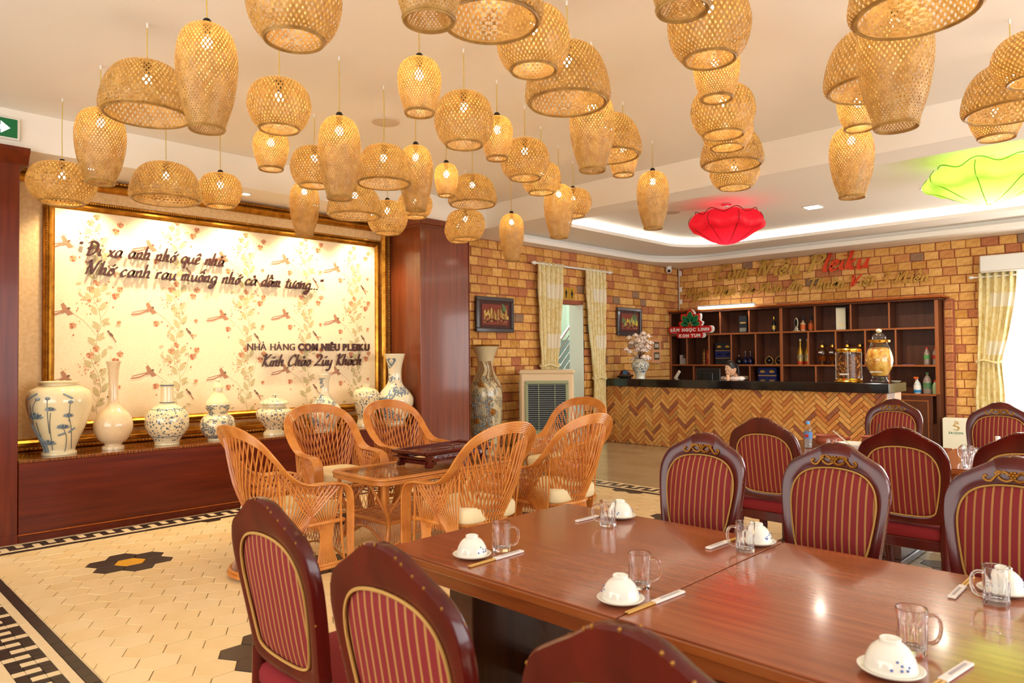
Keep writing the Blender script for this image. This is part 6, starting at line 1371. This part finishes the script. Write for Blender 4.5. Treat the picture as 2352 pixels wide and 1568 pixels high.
sj = [((j[0]), j[1]*1.14, (j[2] if len(j) > 2 else j[1])*1.16) for j in J[:4]]+[((0, 0, 1.0), .062, .062)]+[(J[k][0], J[k][1]*1.2) for k in (6, 7)]+[((.165, -.17, .795), .046)]+[(J[k][0], J[k][1]*1.2) for k in (11, 12)]+[((-.19, -.12, .75), .046)]
skin_body('shirt', sj, [(0, 1), (1, 2), (2, 3), (3, 4), (3, 5), (5, 6), (6, 7), (3, 8), (8, 9), (9, 10)], mt['shirt'], pe)
skin_body('trousers', [((0, .02, .50), .17, .15), ((.10, -.05, .50), .105), ((.11, -.27, .49), .078), ((.11, -.27, .25), .065), ((.11, -.27, .10), .06), ((-.10, -.05, .50), .105), ((-.11, -.27, .49), .078), ((-.11, -.27, .25), .065), ((-.11, -.27, .10), .06)], [(0, 1), (1, 2), (2, 3), (3, 4), (0, 5), (5, 6), (6, 7), (7, 8)], mt['dark'], pe)
for s_ in (1, -1): b = MB(); b.add([(0, -.065, .985), (s_*.05, -.03, 1.015), (s_*.08, -.085, .985), (s_*.03, -.115, .945), (0, -.075, .98), (s_*.05, -.04, 1.01), (s_*.08, -.093, .98), (s_*.03, -.123, .94)], [(0, 1, 2, 3), (7, 6, 5, 4), (0, 3, 7, 4), (2, 1, 5, 6), (1, 0, 4, 5), (3, 2, 6, 7)], mt['shirt']); b.obj('collar', pe)
hd = Matrix.Translation((0, -.045, 1.137)) @ Matrix.Rotation(-.25, 4, 'Z') @ Matrix.Rotation(.18, 4, 'X')
def headpt(a, e):   # a azimuth (0 = face front -Y), e elevation
    r = 1; x = math.sin(a)*math.cos(e); y = -math.cos(a)*math.cos(e); z = math.sin(e)
    jaw = 1-.30*max(0, -z)**1.3; return Vector((x*.073*jaw*(1-.04*max(0, -y)), y*.088*(jaw if y < 0 else 1), z*(.105 if z > 0 else .118)-.01))
b = MB(); vs = []; NA, NE = 28, 18
for j in range(NE+1):
    e = -PI/2+PI*j/NE
    for i in range(NA):
        a = 2*PI*i/NA; p = headpt(a, e); d = ((a+PI) % (2*PI))-PI
        nose = math.exp(-(d/.16)**2)*math.exp(-((p.z+.028)/.02)**2)*.017+math.exp(-(d/.11)**2)*math.exp(-((p.z+.005)/.03)**2)*.008
        eye = -.006*(math.exp(-((abs(d)-.38)/.17)**2)*math.exp(-((p.z-.004)/.014)**2)); lip = .005*math.exp(-(d/.25)**2)*math.exp(-((p.z+.062)/.010)**2); cheek = .004*math.exp(-((abs(d)-.6)/.25)**2)*math.exp(-((p.z+.03)/.03)**2)
        p.y -= nose+eye+lip+cheek; vs.append(hd @ p)
b.add(vs, [(j*NA+i, j*NA+(i+1) % NA, (j+1)*NA+(i+1) % NA, (j+1)*NA+i) for j in range(NE) for i in range(NA)], mt['skin']); head = b.obj('head', pe, smooth=80)
for s_ in (1, -1):
    b = MB(); b.sphere((s_*.028, -.079, -.004), .0085, mt['white'], 8, 6, (1.3, .6, .62), mat=hd); b.obj('eye', head)
    b = MB(); b.sphere((s_*.028, -.0835, -.004), .0048, mt['hair'], 8, 6, (1, .5, 1), mat=hd); b.obj('iris', head)
    b = MB(); b.tube([hd @ Vector((s_*.014, -.084, .018)), hd @ Vector((s_*.028, -.083, .023)), hd @ Vector((s_*.043, -.072, .017))], .0022, 5, mt['hair']); b.obj('eyebrow', head)
    b = MB(); b.sphere((s_*.072, .004, -.012), .019, mt['skin'], 8, 6, (.35, .65, 1.1), mat=hd); b.obj('ear', head)
b = MB(); b.tube([hd @ Vector((-.018, -.083, -.072)), hd @ Vector((0, -.092, -.07)), hd @ Vector((.018, -.083, -.072))], [.002, .0042, .002], 6, M('lips', rgb(186, 96, 88), .5)); b.obj('lips', head)
b = MB(); vs = []
for j in range(13):
    e = PI/2-j*.135
    for i in range(28):
        a = 2*PI*i/28; d = abs(((a+PI) % (2*PI))-PI); lim = .62-.25*d if d < .8 else (.42-(d-.8)*1.9 if d < 1.3 else -.62)
        ee = max(e, lim); p = headpt(a, ee)*1.09; p.y += .004; p.z += .005; vs.append(hd @ p)
b.add(vs, [(j*28+i, j*28+(i+1) % 28, (j+1)*28+(i+1) % 28, (j+1)*28+i) for j in range(12) for i in range(28)], mt['hair']); b.obj('hair', pe, smooth=80)
b = MB(); b.tube(smooth_path([hd @ Vector((0, .09, .03)), hd @ Vector((0, .125, .0)), hd @ Vector((0.01, .12, -.09)), hd @ Vector((.02, .095, -.17))], 4), [.02]*3+[.026]*4+[.022]*4+[.012]*2, 8, mt['hair']); b.obj('ponytail', pe, smooth=60)
for k, (dx, dz, ln) in enumerate(((-.018, .012, .042), (-.006, .018, .046), (.006, .018, .043), (.017, .012, .036))):
    b = MB(); b.tube(smooth_path([(.035+dx, -.16, 1.036), (.030+dx, -.168, 1.036+dz+.012), (.022+dx, -.155, 1.036+dz+ln*.6), (.016+dx, -.143, 1.036+dz+ln*.55)], 3), [.0088]*4+[.0078]*3+[.0065]*3, 7, mt['skin']); b.obj('finger', pe, smooth=60)
b = MB(); b.tube(smooth_path([(.055, -.16, 1.02), (.066, -.163, 1.046), (.06, -.155, 1.068)], 3), [.0095]*4+[.0075]*3, 7, mt['skin']); b.obj('thumb', pe, smooth=60)
for k in range(4):
    b = MB(); x = -.135+k*.011; b.tube(smooth_path([(x, -.27, .765), (x-.002, -.295, .762), (x, -.318, .752)], 3), [.0085]*4+[.0065]*3, 7, mt['skin']); b.obj('finger', pe, smooth=60)
b = MB(); b.tube(smooth_path([(-.105, -.25, .763), (-.09, -.27, .757), (-.09, -.285, .752)], 3), [.009]*4+[.007]*3, 7, mt['skin']); b.obj('thumb', pe, smooth=60)
for s_ in (1, -1): b = MB(); b.sphere((s_*.11, -.305, .035), .05, mt['black'], 10, 6, (.85, 1.9, .68)); b.obj('shoe', pe, smooth=60)
b = MB(); stl = thing('stool', 'low black stool under the receptionist', 'stool', (-5.72, 11.20, 0)); b.lathe([(.001, .385), (.17, .385), (.18, .40), (.17, .415), (.001, .418)], 24, mt['black']); b.obj('seat', stl)
for k in range(4): a = PI/4+k*PI/2; b = MB(); b.tube([(.12*math.cos(a), .12*math.sin(a), .385), (.16*math.cos(a), .16*math.sin(a), 0)], .012, 8, mt['chrome']); b.obj('leg', stl)

# ------------------------------------------------------------------ brick-wall fittings: pictures, curtains, door sign, switch plates, camera
def picture(label, y0, y1, z0, z1, seed):
    t = thing('relief_picture', label, 'picture', (-7.67, (y0+y1)/2, (z0+z1)/2)); hy, hz = (y1-y0)/2, (z1-z0)/2
    fm = M('dark_grey_frame', rgb(62, 54, 54), .35, coat=.3)
    b = MB()
    for a in ((-hy, hy, hz-.06, hz), (-hy, hy, -hz, -hz+.06), (-hy, -hy+.06, -hz+.06, hz-.06), (hy-.06, hy, -hz+.06, hz-.06)): b.box(0, .045, *a, fm, .008)
    b.obj('frame', t)
    b = MB(); b.box(0, .022, -hy+.06, hy-.06, -hz+.06, hz-.06, M('brown_mount', rgb(74, 34, 24), .6)); b.obj('mount', t)
    b = MB(); iy, iz = hy-.12, hz-.11; b.box(.0225, .028, -iy, iy, -iz, iz, M('rust_sky', rgb(134, 56, 36), .6)); b.obj('picture_ground', t)
    R = random.Random(seed); b = MB(); cs = [M('relief_%d' % q, c, .5) for q, c in enumerate((rgb(206, 176, 86), rgb(176, 130, 60), rgb(96, 130, 74), rgb(90, 44, 28), rgb(196, 150, 66) if seed == 1 else rgb(214, 196, 60), rgb(180, 160, 130)))]
    for k in range(34):
        y = R.uniform(-iy*.92, iy*.85); w_ = R.uniform(.02, .05); z = R.uniform(-iz*.5, iz*.1); h_ = R.uniform(.03, .12)
        b.prism([(y, z), (y+w_, z), (y+w_, z+h_*.6), (y+w_/2, z+h_), (y, z+h_*.6)], .0285, .033+.004*R.random(), cs[k % 2 if seed == 1 else R.choice((0, 2, 4))], Matrix(((0, 0, 1, 0), (1, 0, 0, 0), (0, 1, 0, 0), (0, 0, 0, 1))))
    for k in range(40): b.sphere((.031, R.uniform(-iy*.9, iy*.9), R.uniform(-iz*.85, -iz*.35)), .011, cs[R.choice((1, 3, 5, 0))], 6, 4, (.5, 1.8, .6))
    for k in range(26): b.sphere((.033, iy*.62+R.gauss(0, .03), iz*.55+R.gauss(0, .04)), .014, cs[2], 6, 4, (.5, 1, 1))
    b.tube([(.031, iy*.66, iz*.5), (.031, iy*.6, -iz*.2)], .006, 5, cs[3]); b.tube(smooth_path([(.031, -iy*.8, -iz*.9), (.031, -iy*.3, -iz*.5), (.031, iy*.3, -iz*.7), (.031, iy*.8, -iz*.4)], 4), .006, 5, cs[3])
    b.obj('painted_relief', t)['kind'] = 'stuff'; return t
picture('dark-framed relief picture of a village street on the bricks by the pillar', 7.08, 7.87, 1.88, 2.41, 1)
picture('dark-framed relief picture of yellow trees partly behind the magnolia blossom', 10.59, 11.36, 1.88, 2.40, 2)
ws = thing('restroom_sign', 'gold restroom sign with man and woman figures above the doorway', 'sign', (-7.67, 9.24, 2.57))
b = MB(); b.box(0, .01, -.15, .15, -.1, .1, M('gold_plate', rgb(206, 160, 50), .35, metal=.4), .003); b.obj('plate', ws)
b = MB(); b.box(.0102, .0112, -.002, .002, -.1, .1, mt['dark']); b.obj('centre_line', ws)
for s_, nm in ((-.075, 'man_figure'), (.075, 'woman_figure')):
    b = MB(); k_ = Matrix(((0, 0, 1, 0), (1, 0, 0, s_), (0, 1, 0, 0), (0, 0, 0, 1)))
    b.prism([(.012*math.cos(2*PI*q/12), .058+.012*math.sin(2*PI*q/12)) for q in range(12)], .0103, .0125, mt['dark'], k_)
    b.prism([(-.022, .04), (.022, .04), (.026, -.01), (.014, -.01), (.014, -.075), (-.014, -.075), (-.014, -.01), (-.026, -.01)] if s_ < 0 else [(-.018, .04), (.018, .04), (.032, -.025), (.012, -.025), (.012, -.075), (-.012, -.075), (-.012, -.025), (-.032, -.025)], .0103, .0125, mt['dark'], k_); b.obj(nm, ws, smooth=0)
for k, (z, lab) in enumerate(((1.7, 'upper'), (1.5, 'lower'))):
    t = thing('switch_plate', lab+' of two dark framed switch plates on the orange backing by the shelf', 'switch', (-7.655, 11.88, z)); b = MB(); b.box(0, .012, -.09, .09, -.07, .07, M('bronze_plate', rgb(110, 94, 64), .35, metal=.5), .003); b.obj('plate', t)
    b = MB(); [b.box(.012, .017, -.07+q*.047, -.03+q*.047, -.04, .04, mt['grille'], .002) for q in range(3)]; b.obj('rocker', t)
b = MB(); b.box(-7.71, -7.656, 11.73, 12.04, 1.36, 1.83, M('peach_backing', rgb(222, 160, 116), .7), .003); tag(b.obj('switch_backing'), 'peach plaster backing panel carrying the two switch plates', 'panel')
cc = thing('security_camera', 'white dome security camera at the ceiling corner of the brick walls', 'camera', (-7.6, 12.28, 3.2)); b = MB(); b.sphere((0, 0, 0), .062, mt['white'], 16, 10); b.lathe([(.05, .02), (.058, .045), (.058, .079), (.001, .079)], 18, mt['white']); b.obj('housing', cc, smooth=60)
b = MB(); b.sphere((.035, -.045, -.015), .03, mt['dark'], 12, 8); b.obj('lens', cc)
t = thing('corner_pipe', 'thin grey conduit running down the corner where the brick walls meet', 'pipe', (-7.66, 12.76, 0)); b = MB(); b.tube([(0, 0, 2.42), (0, 0, 3.27)], .014, 8, mt['grille']); b.obj('conduit', t)
for z in (2.6, 2.85, 3.18): b = MB(); b.box(.01, .06, -.01, .012, z-.05, z+.05, mt['white'], .004); b.obj('clip_box', t)
def curtain(label, axis, path, z1, tie, z0, depth, folds, seed, tie_w=.5, tie_u=.5):
    """hanging fabric; path: (u0,u1) along the wall; tie: height of the tie-back"""
    R = random.Random(seed); t = thing('curtain', label, 'curtain', (0, 0, 0)); u0, u1 = path; n = folds*8; rows = 26; vs = []
    for r in range(rows+1):
        z = z1+(z0-z1)*r/rows
        if z > tie: k = ((z1-z)/(z1-tie)); k = k**1.6; ws_ = 1-(1-tie_w)*k; cu = .5+(tie_u-.5)*k
        else: k = min(1, (tie-z)/.5); ws_ = tie_w+(tie_w*.45)*k*.5; cu = tie_u
        for i in range(n+1):
            q = i/n; u = u0+(u1-u0)*(cu+(q-.5)*ws_); am = depth*(.55+.45*ws_)*(1+.25*math.sin(i*.7+seed)); d = .055+am*math.sin(q*folds*2*PI)*.5+.008*math.sin(z*9+i)
            vs.append((-7.70+d+.05, u, z) if axis == 'X' else (u, 12.80-d-.05, z))
    b = MB(); m = mt['curtain']; fs = []; f2 = []
    for r in range(rows):
        for i in range(n):
            f = (r*(n+1)+i, r*(n+1)+i+1, (r+1)*(n+1)+i+1, (r+1)*(n+1)+i)
            (f2 if (3 <= r % 7 <= 4 and i > n*.28 and z1+(z0-z1)*r/rows > tie) else fs).append(f)
    b.add(vs, fs, m); i_ = b.mi(mt['curtain_p']); b.f += f2; b.m += [i_]*len(f2); o = b.obj('fabric', t, smooth=80); sd = o.modifiers.new('thick', 'SOLIDIFY'); sd.thickness = .004
    b = MB(); uc = u0+(u1-u0)*tie_u; hw = (u1-u0)*tie_w*.5+.02
    pts = [(uc+hw*math.cos(2*PI*k/20), .06+.075*math.sin(2*PI*k/20)) for k in range(20)]
    b.tube([(-7.70+.05+max(d, -.03), u, tie+.02*math.cos(k)) if axis == 'X' else (u, 12.80-.05-max(d, -.03), tie+.02*math.cos(k)) for k, (u, d) in enumerate(pts)], .016, 6, mt['curtain'], closed=True); b.obj('tie_back', t, smooth=60)
    return t
curtain('cream and gold curtain left of the doorway, tied back above the air cooler', 'X', (8.38, 9.03), 3.03, 1.36, 0.03, .1, 6, 3, .62, .42)
curtain('cream and gold curtain right of the doorway beside the counter', 'X', (9.60, 10.20), 3.03, 1.12, .02, .1, 6, 5, .5, .62)
curtain('cream and gold curtain at the left side of the bright window', 'Y', (-2.44, -1.95), 2.72, 1.38, .02, .09, 5, 8, .62, .25)
t = thing('curtain_rod', 'white curtain rod with finials above the doorway', 'curtain rod', (-7.58, 9.29, 3.0)); b = MB(); b.tube([(0, -.98, 0), (0, .98, 0)], .016, 10, mt['white']); b.obj('rod', t)
for s_ in (-1, 1): b = MB(); b.sphere((0, s_*1.0, 0), .032, mt['white'], 10, 8, (1, 1.3, 1)); b.sphere((0, s_*1.05, 0), .018, mt['white'], 8, 6); b.obj('finial', t); b = MB(); b.tube([(-.1, s_*.93, 0), (0, s_*.93, 0)], .01, 6, mt['white']); b.obj('bracket', t)
t = thing('curtain_rod', 'short curtain rod tip with finial beside the window pelmet', 'curtain rod', (-2.45, 12.68, 2.66)); b = MB(); b.tube([(-.05, 0, 0), (.6, 0, 0)], .012, 8, mt['white']); b.obj('rod', t); b = MB(); b.sphere((-.08, 0, 0), .026, mt['white'], 10, 8, (1.4, 1, 1)); b.obj('finial', t)
t = thing('window_pelmet', 'white boxed pelmet over the bright window at the right edge', 'pelmet', (-.5, 12.70, 2.84)); b = MB(); b.box(-1.9, 1.9, -.12, .08, -.125, .13, mt['white'], .015); b.obj('box', t)
b = MB(); b.box(-1.9, 1.9, -.125, -.119, -.11, -.1, mt['grille']); b.obj('groove', t)
# air cooler
ac = thing('air_cooler', 'large beige evaporative air cooler with green grille frame beside the doorway', 'cooler', (-6.98, 7.88, 0), .72)
cb, cg = mt['cooler'], mt['cooler_green']
b = MB(); b.box(-.40, .40, -.02, .48, .06, 1.27, cb, .03); b.obj('housing', ac)
b = MB(); b.box(-.42, .42, -.04, .49, 1.24, 1.31, cb, .03); b.obj('top_cap', ac)
b = MB(); 
for a in ((-.325, .325, 1.10, 1.15), (-.325, .325, .37, .42), (-.325, -.275, .42, 1.10), (.275, .325, .42, 1.10)): b.box(a[0], a[1], -.045, -.015, a[2], a[3], cg, .01)
b.obj('green_frame', ac); b = MB(); b.box(-.275, .275, -.022, -.0205, .42, 1.10, mt['dark']); b.obj('dark_opening', ac)
for k in range(22):
    z = .435+k*.031; b = MB(); b.box(-.275, .275, -.038, -.024, z-.004, z+.004, mt['cooler_grey'], .001, mat=None); b.obj('louver', ac)
for x in (-.12, .12): b = MB(); b.box(x-.005, x+.005, -.045, -.036, .42, 1.10, cg, .002); b.obj('vertical_bar', ac)
b = MB(); [b.box(-.41, -.398, .02+k*.05, .045+k*.05, .15, 1.15, mt['cooler_grey'], .003) for k in range(8)]; b.obj('side_vent', ac)
tot = 0
for ch in 'Nakami' if 0 else 'KSKCOO'[:0]: pass
for k in range(4): a = ((-.34, .04), (.34, .04), (-.34, .42), (.34, .42))[k]; b = MB(); b.sphere((a[0], a[1], .03), .03, mt['black'], 10, 6, (.6, 1, 1)); b.obj('castor', ac)
b = MB(); b.box(-.1, .1, -.026, -.019, .24, .27, redl, .002); b.obj('red_badge', ac)
# beer carton
t = thing('drinks_carton', 'white and green carton printed SAIGON standing by the back brick wall', 'box', (-2.70, 12.40, 0), .12); t.scale = (.82, .9, .84)
b = MB(); b.box(-.21, .21, -.15, .15, 0, .62, M('white_carton', rgb(226, 222, 200), .7), .004); b.obj('carton', t)
b = MB(); b.add([(-.2105, -.12, .62), (-.2105, .12, .62), (-.2105, -.1, .2)], [(0, 1, 2)], M('green_print', rgb(10, 100, 60), .6)); b.obj('green_flash', t)
gp = M('gold_print', rgb(190, 150, 70), .5); b = MB(); b.tube([(p.x, -.1515, p.z) for p in smooth_path([(-.02, 0, .58), (.04, 0, .56), (-.03, 0, .51), (.05, 0, .47), (.01, 0, .42), (-.04, 0, .44)], 4)], [.006]*8+[.011]*8+[.006]*5, 5, gp); b.tube([(-.03, -.1515, .555), (.05, -.1515, .53)], .005, 4, gp); b.tube([(-.05, -.1515, .50), (.02, -.1515, .49)], .005, 4, gp); b.obj('gold_dragon_emblem', t)
tot = 0
for ch in 'SAIGON': me, w_ = txt(ch, .055, mt['green'], None, .002, off=.001); o = mobj('letter', me, t, (-.115+tot, -.152, .35)); o.rotation_euler = (PI/2, 0, 0); tot += w_+.006
# ------------------------------------------------------------------ things on the far table
TZ = .7605
def wbottle(x, y, label, cap, lab1, lab2):
    t = thing('water_bottle', label, 'bottle', (x, y, TZ)); b = MB()
    b.lathe([(max(p.x, .001), p.z) for p in smooth_path([(.024, 0, 0), (.030, 0, .006), (.031, 0, .03), (.029, 0, .04), (.032, 0, .06), (.032, 0, .13), (.030, 0, .15), (.013, 0, .185), (.012, 0, .2)], 3)], 24, mt['thin']); b.obj('bottle_body', t, smooth=50)
    b = MB(); b.lathe([(.001, .004), (.028, .006), (.029, .03), (.030, .06), (.030, .118), (.001, .119)], 20, M('water', rgb(214, 222, 230), .05, trans=.7, ior=1.33)); b.obj('water', t)
    b = MB(); b.lathe([(.0325, .075), (.0325, .13)], 24, lab1); b.obj('label', t); b = MB(); b.sphere((.0, -.030, .10), .017, lab2, 10, 6, (1, .25, 1)); b.obj('label_badge', t)
    b = MB(); b.lathe([(.0145, .19), (.0148, .214), (.001, .215)], 16, cap); b.obj('cap', t)
wbottle(-2.28, 5.72, 'plastic water bottle with blue cap and red-blue label, by the clay pot', M('blue_cap', rgb(90, 160, 214), .4), M('blue_label', rgb(90, 130, 180), .4), redl)
wbottle(-.955, 5.42, 'plastic water bottle with white cap and blue label at the right', mt['white'], M('blue_label_2', rgb(60, 100, 160), .4), M('green_badge', rgb(120, 190, 120), .4))
t = thing('soup_bowl', 'wide white soup bowl with a ladle on the far table', 'bowl', (-1.90, 5.62, TZ)); b = MB(); b.lathe([(max(p.x, .001), p.z) for p in smooth_path([(.045, 0, 0), (.05, 0, .008), (.085, 0, .03), (.115, 0, .065), (.12, 0, .078), (.114, 0, .074), (.08, 0, .035), (.001, 0, .018)], 3)], 40, mt['china']); b.obj('bowl_body', t, smooth=60)
b = MB(); b.tube(smooth_path([(.02, 0, .03), (-.06, 0, .09), (-.15, 0, .16)], 3), .005, 6, mt['grille']); b.sphere((.03, 0, .028), .022, mt['grille'], 8, 5, (1, 1, .5)); b.obj('ladle', t)
t = thing('clay_pot', 'terracotta clay pot with a handle spoon left on the far table', 'pot', (-2.17, 5.88, TZ)); b = MB(); b.lathe([(max(p.x, .001), p.z) for p in smooth_path([(.07, 0, 0), (.10, 0, .03), (.11, 0, .06), (.10, 0, .085), (.108, 0, .095), (.098, 0, .09), (.09, 0, .05), (.001, 0, .02)], 3)], 32, mt['clay']); b.obj('pot_body', t, smooth=60)
b = MB(); b.tube([(.1, 0, .07), (.16, 0, .085)], .012, 8, mt['clay']); b.obj('handle', t)
t = thing('clay_pot', 'smaller terracotta pot behind the white soup bowl', 'pot', (-1.86, 5.98, TZ)); b = MB(); b.lathe([(max(p.x, .001), p.z) for p in smooth_path([(.06, 0, 0), (.09, 0, .03), (.10, 0, .06), (.09, 0, .09), (.098, 0, .1), (.085, 0, .09), (.001, 0, .02)], 3)], 32, mt['clay']); b.obj('pot_body', t, smooth=60); b = MB(); b.tube([(0, 0, .05), (.03, .0, .2)], .006, 6, mt['table_leg']); b.obj('wooden_spoon', t)
FG = 'glass mugs crowded on the far tables'
for x, y, rz, lab in ((-2.02, 5.50, 2, 'glass mug just left of the soup bowl on the far table'), (-1.68, 5.52, 1, 'glass mug just right of the soup bowl on the far table'), (-1.19, 5.72, 2.6, 'glass mug with handle to the left before the drinks carton'), (-1.09, 5.60, .4, 'glass mug leaning group, centre, right far table'), (-1.02, 5.75, 1.3, 'glass mug behind the group on the right far table'), (-1.12, 5.45, 2, 'front glass mug of the group on the right far table')): mug(x, y, TZ, rz, lab, FG)
for k, (x, y) in enumerate(((-1.62, 5.66), (-1.5, 5.55))): t = bowl(x, y, TZ, ('grey-white upturned bowl right of the soup bowl', 'upturned bowl in front of the mug right of the soup bowl')[k])
